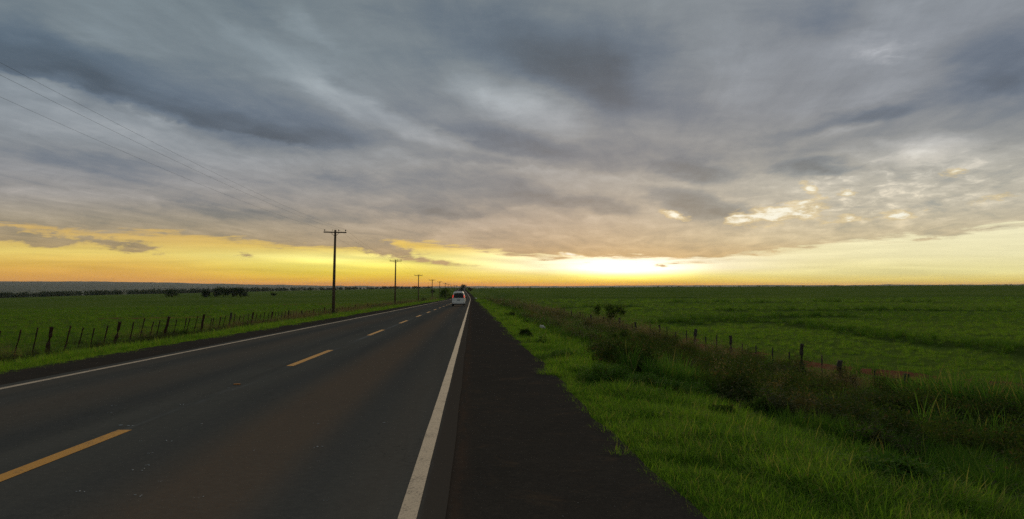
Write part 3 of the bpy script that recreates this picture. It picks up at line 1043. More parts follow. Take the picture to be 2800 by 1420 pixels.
def make_pole(H):
    root = empty('utility_pole')
    bm = bmesh.new()
    tube(bm, [(0, 0, -H), (0, 0, -H * 0.5), (0, 0, 0)], [0.185, 0.15, 0.11], 12)
    bm_obj('pole', bm, wood, root, True)
    bm = bmesh.new()
    box(bm, (0, -0.16, -0.27), (2.4, 0.095, 0.12))
    bmesh.ops.bevel(bm, geom=bm.edges[:], offset=0.008, segments=1)
    bm_obj('crossarm', bm, wood, root)
    for s in (-1, 1):
        bm = bmesh.new()
        tube(bm, [(s * 0.42, -0.13, -0.31), (s * 0.05, -0.13, -0.68)], 0.022, 6)
        bm_obj('brace', bm, steel, root)
    for xx, k_ in ((-1.1, 1.0), (-0.26, 0.65), (0.38, 1.0), (1.1, 1.0)):
        bm = bmesh.new()
        prof = [(0.012, -0.22), (0.012, -0.10), (0.055, -0.09), (0.075, -0.055), (0.05, -0.03), (0.062, 0.0), (0.04, 0.03), (0.036, 0.05), (0.0, 0.06)]
        rings = []
        for r_, z_ in prof:
            rings.append([bm.verts.new((xx + r_ * k_ * math.cos(a * math.pi / 5), -0.16, 0.0 - 0.0 + z_ * k_ + 0.0 + r_ * 0) ) if False else
                          bm.verts.new((xx + r_ * k_ * math.cos(a * math.pi / 5), -0.16 + r_ * k_ * math.sin(a * math.pi / 5), z_ * k_ - 0.02)) for a in range(10)])
        for r0, r1 in zip(rings, rings[1:]):
            for a in range(10):
                bm.faces.new((r0[a], r0[(a + 1) % 10], r1[(a + 1) % 10], r1[a]))
        bmesh.ops.remove_doubles(bm, verts=bm.verts[:], dist=1e-4)
        bm_obj('insulator', bm, glass_dark, root, True)
    return root


def copy_thing(src, loc, rot=None, label=None, group=None, scale=None):
    c = src.copy()
    col.objects.link(c)
    c.location = loc
    if rot is not None:
        c.rotation_euler = rot
    if scale is not None:
        c.scale = scale
    if label:
        c['label'] = label
    if group:
        c['group'] = group
    for ch in src.children:
        d = ch.copy()
        col.objects.link(d)
        d.parent = c
        for gch in ch.children:
            e = gch.copy()
            col.objects.link(e)
            e.parent = d
    return c


PG = 'wooden power poles along the left verge'
POLES = [  # column of the top, row of the top, number of spans from the camera, lean
    (917, 629, 1.13, 0.018), (1082, 710.6, 2.13, 0.012), (1144.5, 751.4, 3.13, 0.005), (1182, 764.6, 4.13, 0.0), (1202.5, 769.8, 5.13, 0.0),
    (1217.7, 774, 6.13, 0.0), (1225.5, 777.5, 7.13, 0.0), (1233, 779.2, 8.13, 0.0), (1242.5, 779.6, 9.13, 0.0), (1248.5, 780, 10.13, 0.0)]
ORD = ['nearest and tallest of the wooden power poles, cut by the sunset left of the road',
       'second power pole from the left, about half the height of the nearest',
       'third power pole from the left, standing before the small dark bush',
       'fourth power pole from the left, short and thin against the orange sky',
       'fifth power pole from the left, rising behind the big verge bush',
       'sixth power pole in the row, tiny, above the big verge bush',
       'seventh power pole in the row, tiny and just topping the skyline',
       'eighth power pole in the row, barely above the skyline left of the van',
       'ninth power pole in the row, last but one before the van roof',
       'farthest power pole in the row, a speck left above the van roof']
first = None
tops = []
tops.append((-14.9, 10.0, 7.05 + EYE, -0.01))   # the pole beside the camera, out of view, from which the lines come
for i, (px, py, sp, lean) in enumerate(POLES):
    D = sp * 76.4
    d = pix_dir(px, py)
    x = d.x / d.y * D
    z = EYE + d.z / d.y * D
    tops.append((x, D, z, lean))
for i, (x, y, z, lean) in enumerate(tops):
    if i == 0:
        continue
    rot = (0, lean, 0.03 * math.sin(i * 2.1) + (0.45 if i == 4 else 0.0) * 0)
    if first is None:
        first = make_pole(10.2)
        tag(first, ORD[0], 'utility pole', PG)
        first.location = (x, y, z)
        first.rotation_euler = rot
    else:
        copy_thing(first, (x, y, z), rot, ORD[i - 1], PG)
# one lone pole far off over the right field
px, py, D = 1416.5, 779.5, 1300.0
d = pix_dir(px, py)
copy_thing(first, (d.x / d.y * D, D, EYE + d.z / d.y * D), (0, 0, 0.2), 'lone power pole far off on the skyline over the right field', 'none')
for o in bpy.data.objects:
    if o.get('group') == 'none':
        del o['group']

WG = 'power lines strung on the wooden poles'
for xo, lab in ((-1.1, 'lowest power line in the photo, on the left end of the crossarms'),
                (0.38, 'middle power line, running just under the topmost one'),
                (1.1, 'topmost power line in the photo, on the right end of the crossarms')):
    bm = bmesh.new()
    pts, rad = [], []
    for a, b_ in zip(tops, tops[1:]):
        span = b_[1] - a[1]
        sag = 0.62 if a is tops[0] else 0.8
        nn = 22 if a[1] < 100 else 10
        for k_ in range(nn):
            t = k_ / nn
            pts.append((a[0] + (b_[0] - a[0]) * t + xo, a[1] + span * t, a[2] + (b_[2] - a[2]) * t - 4 * sag * t * (1 - t) + 0.03))
            rad.append(0.0038 if a is tops[0] else 0.005)
    pts.append((tops[-1][0] + xo, tops[-1][1], tops[-1][2] + 0.03))
    rad.append(0.011)
    tube(bm, pts, rad, 5)
    o = bm_obj('power_line', bm, cable_m)
    tag(o, lab, 'power line', WG)

# ------------------------------------------------------------------ fences
def make_post(h, r, material, seed):
    rr = random.Random(seed)
    bm = bmesh.new()
    n = 5
    pts, rad = [], []
    for i in range(n):
        t = i / (n - 1)
        pts.append((rr.uniform(-0.25, 0.25) * r, rr.uniform(-0.25, 0.25) * r, -0.35 + (h + 0.35) * t))
        rad.append(r * rr.uniform(0.86, 1.12) * (1.08 - 0.16 * t))
    tube(bm, pts, rad, 8 if r > 0.04 else 6)
    for v in bm.verts:
        v.co.x += rr.uniform(-0.1, 0.1) * r
        v.co.y += rr.uniform(-0.1, 0.1) * r
        if v.co.z > h * 0.98:
            v.co.z += rr.uniform(-0.25, 0.25) * r
    me = bpy.data.meshes.new('post')
    bm.to_mesh(me)
    bm.free()
    me.materials.append(material)
    return me


thick_posts = [make_post(1.2, 0.092, m_, i) for i, m_ in enumerate((post_wood, grey_wood, post_wood))]
thin_posts = [make_post(1.16, 0.036, post_wood, 10 + i) for i in range(4)]
lf = empty('wire_fence', (-18.5, 30, float(ground_z(-18.5, 30))))
tag(lf, 'leaning wire fence with many dark wooden droppers along the left field', 'fence')
# each post found in the photograph: column of its base; posts farther on follow the same spacing
cols = [27, 80, 125, 165, 212, 245, 277, 308, 342, 378, 405, 428, 447, 467, 492, 516, 525, 545, 563, 586, 592, 610, 622, 635]
xs_f = -18.5
dist = [xs_f * F / (c_ - 1290) for c_ in cols]
thick_at = {3, 8, 13, 18, 23}
y = dist[0]
back = []
while y > 14:
    y -= 1.3
    back.append(y)
items = [(d_, i in thick_at) for i, d_ in enumerate(dist)]
items += [(d_, k_ % 5 == 1) for k_, d_ in enumerate(back)]
y = dist[-1]
k_ = 0
rf = random.Random(3)
while y < 245:
    y += 1.32 + rf.uniform(-0.16, 0.16)
    k_ += 1
    items.append((y, k_ % 5 == 0))
items.sort()


def fence_z(x, y):
    return float(ground_z(x, y))


wire_pts = {h_: [] for h_ in (0.25, 0.5, 0.75, 0.98)}
for i, (d_, th) in enumerate(items):
    x = xs_f + float(road_x(d_)) + rf.uniform(-0.04, 0.04)
    z = fence_z(x, d_)
    me = rf.choice(thick_posts if th else thin_posts)
    o = bpy.data.objects.new('post', me)
    col.objects.link(o)
    o.parent = lf
    o.location = Vector((x, d_, z + rf.uniform(-0.06, 0.05))) - lf.location
    lean = 0.225 + rf.uniform(-0.035, 0.035) - 0.10 * float(sst(d_, 40, 90))
    if th:
        lean += rf.uniform(-0.04, 0.05)
    o.rotation_euler = (rf.uniform(-0.03, 0.03), lean, rf.uniform(0, 6))
    o.rotation_mode = 'XYZ'
    o.rotation_euler = (Matrix.Rotation(lean, 3, 'Y') @ Matrix.Rotation(rf.uniform(0, 6.28), 3, 'Z')).to_euler()
    s_ = rf.uniform(0.92, 1.08) * (1.04 if th else 1.0)
    o.scale = (1, 1, s_)
    for h_ in wire_pts:
        wire_pts[h_].append((x + math.sin(lean) * h_ - lf.location.x, d_ - lf.location.y, z + math.cos(lean) * h_ - lf.location.z))
for h_, p_ in wire_pts.items():
    bm = bmesh.new()
    tube(bm, p_, 0.0022, 3)
    bm_obj('wire', bm, steel, lf)

rfence = empty('wire_fence', (14, 30, float(ground_z(14, 30))))
tag(rfence, 'old wire fence with thick grey posts half lost in weeds beside the right field', 'fence')
big = [make_post(1.3, 0.10, m_, 30 + i) for i, m_ in enumerate((grey_wood, grey_wood))]
thinr = [make_post(1.2, 0.035, grey_wood, 40 + i) for i in range(3)]
rx = 14.0
specs = [(2602, 0, 0.0), (2508, 1, -0.03), (2410, 0, 0.02), (2315, 1, 0.0), (2262, 0, 0), (2203, 1, 0.02), (2168, 0, 0.03), (2123, 0, 0.0), (2076, 0, -0.02), (2039, 0, 0.0), (2008, 1, -0.01),
         (1968, 0, 0), (1935, 0, 0), (1905, 1, 0.07), (1880, 0, 0), (1850, 0, 0.03), (1828, 0, 0), (1806, 1, 0.0), (1782, 0, 0), (1746, 1, -0.12)]
items = [(rx * F / (c_ - 1290), th, ln) for c_, th, ln in specs]
y = items[-1][0]
k_ = 0
while y < 270:
    y += 2.3 + rf.uniform(-0.4, 0.4)
    k_ += 1
    items.append((y, 1 if k_ % 4 == 0 else 0, rf.uniform(-0.09, 0.09)))
y = items[0][0]
k_ = 0
while y > 8:
    y -= 2.1
    k_ += 1
    items.append((y, 1 if k_ % 4 == 0 else 0, rf.uniform(-0.05, 0.05)))
items.sort()
wire_pts = {h_: [] for h_ in (0.3, 0.6, 0.85, 1.08)}
for d_, th, ln in items:
    x = rx + float(road_x(d_)) + rf.uniform(-0.05, 0.05)
    z = fence_z(x, d_)
    o = bpy.data.objects.new('post', rf.choice(big if th else thinr))
    col.objects.link(o)
    o.parent = rfence
    o.location = Vector((x, d_, z + rf.uniform(-0.05, 0.08))) - rfence.location
    o.rotation_euler = (Matrix.Rotation(ln, 3, 'Y') @ Matrix.Rotation(rf.uniform(0, 6.28), 3, 'Z')).to_euler()
    o.scale = (1, 1, 0.68 if d_ < 31 else (rf.uniform(0.86, 1.02) if th else rf.uniform(0.6, 0.98)))
    for h_ in wire_pts:
        wire_pts[h_].append((x + math.sin(ln) * h_ - rfence.location.x, d_ - rfence.location.y, z + h_ - rfence.location.z))
for h_, p_ in wire_pts.items():
    bm = bmesh.new()
    tube(bm, p_, 0.0025, 3)
    bm_obj('wire', bm, steel, rfence)

# ------------------------------------------------------------------ the white van driving away
van_white = flat_mat('van_paint', (0.82, 0.77, 0.68), 0.35, 0.5, var=0.06, scale=2)
van_glass = flat_mat('van_glass', (0.012, 0.018, 0.018), 0.08, 0.6, var=0.1)
rubber = flat_mat('rubber', (0.012, 0.012, 0.012), 0.85, 0.2)
rim_m = flat_mat('wheel_rim', (0.30, 0.30, 0.31), 0.4, 0.5, 0.6)
trim = flat_mat('dark_trim', (0.018, 0.018, 0.018), 0.6, 0.3)
plate_m = flat_mat('number_plate', (0.32, 0.32, 0.31), 0.5, 0.4, var=0.2)
lamp_m, q, b = mat('tail_lamp_glass', 0.2, 0.5)
b.inputs['Base Color'].default_value = (0.55, 0.02, 0.015, 1)
b.inputs['Emission Color'].default_value = (1.0, 0.06, 0.03, 1)
b.inputs['Emission Strength'].default_value = 0.6
refl_m = flat_mat('red_reflector', (0.22, 0.02, 0.015), 0.4, 0.4)

VY = 111.0
vx = world_at(1254, VY)
vz = float(road_z(VY)) + 0.014
van = empty('van', (vx, VY, vz))
slope = math.atan2(float(road_z(VY + 3) - road_z(VY)), 3)
van.rotation_euler = (slope, 0, 0)
tag(van, 'white van seen from behind, driving away in the right lane with red tail lamps', 'van')

# (distance from the tail, half widths and heights of the section from sill to roof)
stations = [
    (0.00, [(0.80, 0.42), (0.875, 0.62), (0.885, 0.95), (0.86, 1.15), (0.79, 1.45), (0.67, 1.80), (0.58, 1.90)]),
    (0.12, [(0.82, 0.38), (0.895, 0.60), (0.90, 0.95), (0.875, 1.16), (0.80, 1.50), (0.69, 1.88), (0.58, 1.98)]),
    (0.90, [(0.82, 0.36), (0.900, 0.58), (0.905, 0.95), (0.880, 1.16), (0.81, 1.50), (0.70, 1.92), (0.58, 2.03)]),
    (2.40, [(0.82, 0.34), (0.900, 0.56), (0.905, 0.93), (0.880, 1.12), (0.81, 1.48), (0.70, 1.90), (0.58, 2.01)]),
    (3.00, [(0.82, 0.34), (0.900, 0.56), (0.905, 0.92), (0.875, 1.08), (0.80, 1.40), (0.68, 1.76), (0.56, 1.84)]),
    (3.70, [(0.82, 0.34), (0.890, 0.56), (0.895, 0.86), (0.86, 1.02), (0.80, 1.06), (0.66, 1.10), (0.56, 1.12)]),
    (4.35, [(0.78, 0.36), (0.82, 0.52), (0.82, 0.70), (0.78, 0.80), (0.70, 0.84), (0.60, 0.87), (0.50, 0.88)]),
    (4.48, [(0.70, 0.42), (0.74, 0.52), (0.74, 0.62), (0.70, 0.70), (0.60, 0.73), (0.50, 0.75), (0.40, 0.76)]),
]
bm = bmesh.new()
rings = []
for yy, sec in stations:
    pts = [(-x_, yy, z_) for x_, z_ in sec] + [(0, yy, sec[-1][1] + 0.02)] + [(x_, yy, z_) for x_, z_ in reversed(sec)]
    rings.append([bm.verts.new(p_) for p_ in pts])
for r0, r1 in zip(rings, rings[1:]):
    for a in range(len(r0)):
        n_ = (a + 1) % len(r0)
        bm.faces.new((r0[a], r1[a], r1[n_], r0[n_]))
bm.faces.new(rings[0])
bm.faces.new(rings[-1][::-1])
body = bm_obj('body', bm, van_white, van, False)
bv = body.modifiers.new('soft edges', 'BEVEL')
bv.width = 0.03
bv.segments = 2


def panel(name, pts, depth, material, parent, axis='y'):
    """slab from a closed outline; pts are 3-D, pushed out by depth along -y (or +-x)"""
    bm = bmesh.new()
    v = [bm.verts.new(p_) for p_ in pts]
    f = bm.faces.new(v)
    ex = bmesh.ops.extrude_face_region(bm, geom=[f])
    dv = Vector(depth)
    for e in ex['geom']:
        if isinstance(e, bmesh.types.BMVert):
            e.co += dv
    bmesh.ops.recalc_face_normals(bm, faces=bm.faces[:])
    return bm_obj(name, bm, material, parent)


tg = panel('tailgate', [(-0.76, 0.005, 0.50), (0.76, 0.005, 0.50), (0.80, 0.005, 0.95), (0.77, 0.005, 1.14), (-0.77, 0.005, 1.14), (-0.80, 0.005, 0.95)], (0, -0.03, 0), van_white, van)
panel('handle', [(-0.22, -0.026, 0.98), (0.22, -0.026, 0.98), (0.22, -0.026, 1.03), (-0.22, -0.026, 1.03)], (0, -0.03, 0), trim, tg)
panel('number_plate', [(-0.20, -0.026, 0.74), (0.20, -0.026, 0.74), (0.20, -0.026, 0.87), (-0.20, -0.026, 0.87)], (0, -0.012, 0), plate_m, tg)
panel('rear_window', [(-0.72, 0.004, 1.165), (0.72, 0.004, 1.165), (0.66, 0.004, 1.47), (0.56, 0.004, 1.79), (-0.56, 0.004, 1.79), (-0.66, 0.004, 1.47)], (0, -0.022, 0), van_glass, van)
bmx = bmesh.new()
box(bmx, (0, -0.03, 1.895), (1.05, 0.22, 0.035))
bmesh.ops.bevel(bmx, geom=bmx.edges[:], offset=0.012, segments=1)
sp_ = bm_obj('roof_spoiler', bmx, van_white, van)
bmx = bmesh.new()
box(bmx, (-0.12, -0.145, 1.893), (0.26, 0.012, 0.028))
bm_obj('brake_lamp', bmx, trim, sp_)
for s in (-1, 1):
    panel('tail_lamp', [(s * 0.735, 0.0, 1.22), (s * 0.855, 0.0, 1.20), (s * 0.815, 0.0, 1.45), (s * 0.775, 0.0, 1.58), (s * 0.70, 0.0, 1.56)], (0, -0.045, 0), lamp_m, van)
    pts = [(s * 0.888, 0.35, 1.18), (s * 0.888, 3.05, 1.12), (s * 0.815, 2.85, 1.50), (s * 0.73, 2.45, 1.80), (s * 0.73, 0.45, 1.82), (s * 0.80, 0.30, 1.50)]
    panel('side_window', pts, (s * 0.012, 0, 0.0), van_glass, van)
    bmx = bmesh.new()
    box(bmx, (s * 1.0, 3.05, 1.17), (0.17, 0.10, 0.20))
    bmesh.ops.bevel(bmx, geom=bmx.edges[:], offset=0.03, segments=2)
    bm_obj('mirror', bmx, trim, van)
    panel('reflector', [(s * 0.60, -0.075, 0.50), (s * 0.74, -0.075, 0.50), (s * 0.74, -0.075, 0.545), (s * 0.60, -0.075, 0.545)], (0, -0.012, 0), refl_m, van)
bmx = bmesh.new()
box(bmx, (0, 0.0, 0.50), (1.72, 0.15, 0.22))
bmesh.ops.bevel(bmx, geom=bmx.edges[:], offset=0.04, segments=2)
bm_obj('rear_bumper', bmx, van_white, van)
bmx = bmesh.new()
box(bmx, (0, 0.25, 0.32), (1.5, 0.5, 0.16))
bm_obj('underbody', bmx, trim, van)
panel('windscreen', [(-0.70, 3.02, 1.72), (0.70, 3.02, 1.72), (0.80, 3.68, 1.12), (-0.80, 3.68, 1.12)], (0, 0.03, 0.03), van_glass, van)
for s in (-1, 1):
    for yy in (0.78, 3.55):
        bmx = bmesh.new()
        bmesh.ops.create_cone(bmx, cap_ends=True, segments=24, radius1=0.32, radius2=0.32, depth=0.21, matrix=Matrix.Translation((s * 0.79, yy, 0.32)) @ Matrix.Rotation(math.pi / 2, 4, 'Y'))
        bmesh.ops.bevel(bmx, geom=[e for e in bmx.edges if len(e.link_faces) == 2 and e.calc_face_angle(0) > 1], offset=0.03, segments=2)
        w_ = bm_obj('wheel', bmx, rubber, van)
        bmx = bmesh.new()
        bmesh.ops.create_cone(bmx, cap_ends=True, segments=18, radius1=0.2, radius2=0.17, depth=0.03, matrix=Matrix.Translation((s * 0.905, yy, 0.32)) @ Matrix.Rotation(s * math.pi / 2, 4, 'Y'))
        bm_obj('rim', bmx, rim_m, w_)


# ------------------------------------------------------------------ from a point of the photograph to the ground
def on_ground(px, py, off=0.0):
    d = pix_dir(px, py)
    t = 3.0
    while t < 3000:
        x, y, z = d.x * t, d.y * t, EYE + d.z * t
        if z <= float(ground_z(x, y)) + off:
            return x, y
        t *= 1.006
    return d.x * t, d.y * t


# ------------------------------------------------------------------ shrubs and weeds with a shape of their own
brown_leaf = leaf_mat('brownish_weed_leaves', (0.070, 0.058, 0.026), (0.130, 0.120, 0.045), 0.35, (0.12, 0.08, 0.045))
SG = 'weedy shrubs on the right verge'
shrubs = [  # base column and row in the photograph, height and width in pixels there, leaf colour, label
    (1667, 896, 70, 90, 1, 'bushy small tree with drooping leafy branches behind the right fence', 'tree'),
    (1690, 950, 55, 62, 1, 'dark round shrub just in front of the drooping small tree', 'shrub'),
    (1437, 920, 24, 36, 1, 'low shrub alone on the right verge close to the shoulder', 'shrub'),
    (1548, 929, 22, 36, 1, 'small flat dark shrub right of the white scrap', 'shrub'),
    (1652, 996, 46, 64, 1, 'dark weed shrub at the rim of the bright grass, left of the large leafy one', 'shrub'),
    (1752, 1026, 60, 96, 1, 'large leafy dark green shrub in the middle of the right verge', 'shrub'),
    (1880, 985, 55, 90, 2, 'brownish twiggy shrub in front of the thick fence post near the red soil', 'shrub'),
    (1975, 1146, 52, 66, 1, 'dark green shrub standing at the edge of the bright grass', 'shrub'),
    (2078, 1160, 74, 80, 1, 'nearly black dense shrub amid brown weeds', 'shrub'),
    (2232, 1172, 66, 90, 2, 'dry brown bush in the weeds below the split fence post', 'shrub'),
    (2420, 1150, 66, 110, 2, 'grey brown weed bush left of the tall cane grass', 'shrub'),
    (2560, 1215, 80, 140, 1, 'dark shrub in the hollow beneath the tall cane grass', 'shrub'),
    (2740, 1235, 90, 150, 1, 'dark shrub at the right edge of the picture in the hollow', 'shrub'),
    (2300, 1060, 44, 100, 2, 'pale brown weed bush beside the red soil, right of the split post', 'shrub'),
    (2130, 1060, 46, 80, 1, 'leafy green weed bush below the thin droppers of the right fence', 'shrub'),
    (1800, 955, 34, 70, 2, 'reddish brown weeds at the foot of the right fence', 'shrub'),
    (1600, 905, 26, 50, 2, 'straw-coloured weed bush left of the drooping small tree', 'shrub'),
    (1520, 872, 20, 40, 2, 'small tan weed bush where the right fence fades into dry grass', 'shrub'),
    (1395, 868, 16, 30, 1, 'tiny dark bush low on the right verge far ahead', 'shrub'),
]
for i, (px, py, hp, wp, kind, lab, cat) in enumerate(shrubs):
    x, y = on_ground(px, py)
    h = hp * y / F * 1.05
    w = wp * y / F
    if i == 0:
        r_ = tree('small_tree', x, y, h, w, lab, 'tree', leaves=1900, leaf=0.14, mat_=shrub_leaf, seed=60, clear=0.25, droop=0.45, trunk_r=0.035, given=[(-0.40, 0, 0.68, 0.11, 0.12, 0.17), (-0.36, 0, 0.80, 0.09, 0.1, 0.12), (-0.02, 0, 0.78, 0.15, 0.16, 0.16), (0.16, 0.05, 0.70, 0.16, 0.16, 0.16), (0.33, 0, 0.72, 0.14, 0.14, 0.15), (0.05, 0.1, 0.50, 0.17, 0.15, 0.16), (0.42, 0, 0.60, 0.08, 0.1, 0.12)])
    else:
        n_l = int(min(5000, 450 + 1.8e5 / max(y, 6) ** 1.25))
        tree('weed_shrub' if kind == 2 else 'shrub', x, y, h, w, lab, cat, lobes=9, leaves=n_l, leaf=0.030 + 0.0013 * y, mat_=brown_leaf if kind == 2 else shrub_leaf, group=SG,
             seed=60 + i, clear=0.02, trunk_r=0.012, droop=0.1)

LG = 'low shrubs by the left fence'
for i, (px, py, hp, wp, lab) in enumerate([
        (275, 957, 20, 52, 'flat dark shrub at the foot of the left fence, nearest of them'),
        (510, 922, 24, 36, 'round dark shrub by the left fence beside the brightest verge grass'),
        (565, 918, 15, 44, 'low dark shrub just right of the round one by the left fence'),
        (425, 930, 14, 34, 'small grey-green shrub between two thick posts of the left fence')]):
    x, y = on_ground(px, py)
    tree('shrub', x, y, hp * y / F, wp * y / F, lab, 'shrub', lobes=6, leaves=900, leaf=0.10, mat_=shrub_leaf, group=LG, seed=90 + i, clear=0.02, trunk_r=0.012)

# ------------------------------------------------------------------ litter
paper = flat_mat('white_plastic', (0.60, 0.55, 0.46), 0.6, 0.3, var=0.1)
for px, py, s_, lab in ((1483, 898, 0.12, 'crumpled white plastic scrap lying on the right verge grass, nearer one'),
                        (1302, 817, 0.36, 'whitish torn sacking lying on the right verge far ahead beside the shoulder')):
    x, y = on_ground(px, py, 0.15)
    bm = bmesh.new()
    bmesh.ops.create_icosphere(bm, subdivisions=3, radius=s_)
    rl = random.Random(int(px))
    for v in bm.verts:
        n_ = 1 + 0.35 * math.sin(v.co.x * 31 / s_ * 0.2 + px) * math.cos(v.co.y * 23 / s_ * 0.2) + rl.uniform(-0.09, 0.09)
        v.co = Vector((v.co.x * n_ * 1.2, v.co.y * n_ * 0.8, v.co.z * n_ * 0.62))
    o = bm_obj('plastic_scrap', bm, paper)
    o.location = (x, y, float(ground_z(x, y)) + 0.22)
    o.rotation_euler = (0.2, 0.3, 0.5)
    tag(o, lab, 'litter')

# pale stone chips and bits of old marking scattered on the tarmac (row and column in the photograph)
chip_m = flat_mat('pale_chips', (0.42, 0.42, 0.40), 0.8, 0.3, var=0.3)
ochre_m = flat_mat('ochre_scrap', (0.50, 0.19, 0.04), 0.8, 0.3, var=0.3)
bm = bmesh.new()
chips = [(316, 1107, .05), (301, 1126, .04), (506, 1104, .07), (352, 1160, .09), (420, 1235, .045), (408, 1269, .035), (382, 1281, .06), (552, 1156, .04), (466, 1203, .05), (862, 1156, .05),
         (876, 1220, .055), (1046, 1153, .045), (1163, 1124, .022), (897, 1363, .03), (374, 1351, .045), (224, 1341, .05), (866, 1257, .03), (623, 1060, .05), (826, 1045, .045),
         (1582, 1371, .012), (1682, 1381, .012), (1536, 1408, .012), (385, 1203, .03), (437, 1313, .02), (695, 1228, .03), (545, 1356, .035)]
rc = random.Random(9)
for (px, py, s_) in chips:
    d = pix_dir(px, py)
    t = (EYE - 0.03) / -d.z
    for _ in range(4):
        t = (EYE - float(road_z(d.y * t)) - 0.03) / -d.z
    x0, y0 = d.x * t, d.y * t
    for k_ in range(3):
        xx, yy = x0 + rc.uniform(-s_, s_), y0 + rc.uniform(-s_, s_) * 0.7
        r_ = s_ * rc.uniform(0.08, 0.2)
        bmesh.ops.create_icosphere(bm, subdivisions=1, radius=r_, matrix=Matrix.Translation((xx, yy, float(road_z(yy)) + 0.020)) @ Matrix.Rotation(rc.uniform(0, 3), 4, 'Z') @ Matrix.Diagonal((1.6, 0.8, 0.30, 1)))
o = bm_obj('stone_chips', bm, chip_m)
tag(o, 'pale stone chips scattered over the tarmac', 'gravel', kind='stuff')
for px, py, w_, lab in ((648, 1050, 0.065, 'small ochre scrap on the centre of the road between two dashes'),):
    d = pix_dir(px, py)
    t = (EYE + 0.12) / -d.z
    for _ in range(4):
        t = (EYE - float(road_z(d.y * t)) - 0.03) / -d.z
    x0, y0 = d.x * t, d.y * t
    bm = bmesh.new()
    bmesh.ops.create_icosphere(bm, subdivisions=2, radius=w_)
    for v in bm.verts:
        v.co.x *= rc.uniform(0.85, 1.2)
        v.co.y *= rc.uniform(0.5, 0.8)
        v.co.z *= 0.16 * rc.uniform(0.7, 1.3)
    o = bm_obj('scrap', bm, ochre_m)
    o.location = (x0, y0, float(road_z(y0)) + 0.026)
    tag(o, lab, 'litter')

# ------------------------------------------------------------------ grass
def grass_mat(name, lo, hi, dry, trans):
    m, q, b = mat(name, 0.85, 0.05)
    tone = q.n('ShaderNodeAttribute', attribute_name='tone').outputs['Fac']
    tint = q.n('ShaderNodeAttribute', attribute_name='tint', attribute_type='INSTANCER').outputs['Fac']
    f = q.m('ADD', q.m('MULTIPLY', tint, 0.6), q.m('MULTIPLY', tone, 0.4), clamp=True)
    c = q.mixc(f, tuple(lo) + (1,), tuple(hi) + (1,))
    c = q.mixc(q.smooth(tone, 0.88, 0.93, 0, 0.85), c, tuple(dry) + (1,))
    q.put(b.inputs['Base Color'], c)
    tr = q.n('ShaderNodeBsdfTranslucent')
    q.put(tr.inputs[0], q.mixc(1.0, c, (1.3, 1.35, 0.6, 1), 'MULTIPLY'))
    mx = q.n('ShaderNodeMixShader')
    mx.inputs[0].default_value = trans
    m.node_tree.links.new(b.outputs[0], mx.inputs[1])
    m.node_tree.links.new(tr.outputs[0], mx.inputs[2])
    m.node_tree.links.new(mx.outputs[0], m.node_tree.nodes['Material Output'].inputs[0])
    return m


lush = grass_mat('lush_grass', (0.055, 0.140, 0.016), (0.210, 0.345, 0.034), (0.25, 0.23, 0.085), 0.5)
rank_g = grass_mat('rank_grass', (0.035, 0.095, 0.012), (0.110, 0.205, 0.026), (0.24, 0.19, 0.07), 0.4)
straw = grass_mat('dry_grass', (0.110, 0.085, 0.040), (0.210, 0.160, 0.080), (0.28, 0.20, 0.10), 0.3)
cane_g = grass_mat('cane_leaves', (0.040, 0.110, 0.018), (0.120, 0.230, 0.035), (0.28, 0.22, 0.09), 0.45)
weed = grass_mat('grey_weeds', (0.045, 0.055, 0.020), (0.085, 0.095, 0.034), (0.15, 0.11, 0.055), 0.35)


def blades(rng, n, h0, h1, width, spread, bend, segs=3, lean0=0.0):
    V, Fc, T = [], [], []
    for i in range(n):
        h = rng.uniform(h0, h1)
        a = rng.uniform(0, 2 * math.pi)
        r0 = spread * math.sqrt(rng.uniform(0, 1))
        a0 = rng.uniform(0, 2 * math.pi)
        base = np.array([r0 * math.cos(a0), r0 * math.sin(a0), -0.04])
        if rng.uniform() < 0.6:
            a = a0 + rng.uniform(-0.8, 0.8)
        dr = np.array([math.cos(a), math.sin(a), 0])
        sd = np.array([-math.sin(a), math.cos(a), 0])
        tw = rng.uniform(-0.9, 0.9)
        sd = sd * math.cos(tw) + dr * math.sin(tw)
        bn = bend * rng.uniform(0.3, 1.3)
        w = width * rng.uniform(0.7, 1.3)
        tone = rng.uniform(0, 1)
        b0 = len(V)
        for s in range(segs + 1):
            t = s / segs
            ang = lean0 * rng.uniform(0.6, 1) + bn * t
            p = base + dr * (h * (0.06 * t + bn * 0.45 * t * t)) + np.array([0, 0, 1]) * h * (t - 0.30 * min(bn, 1.6) * t * t * t)
            ww = w * (1 - t) ** 0.7 * 0.5 * (0.75 + t * 0.9 if t < 0.5 else 1.2)
            if s < segs:
                V.append(p - sd * ww)
                V.append(p + sd * ww)
                T += [tone, tone]
            else:
                V.append(p)
                V.append(p + sd * w * 0.05)
                T += [tone, tone]
        for s in range(segs):
            k = b0 + 2 * s
            Fc.append((k, k + 1, k + 3, k + 2))
    return np.array(V), np.array(Fc), T


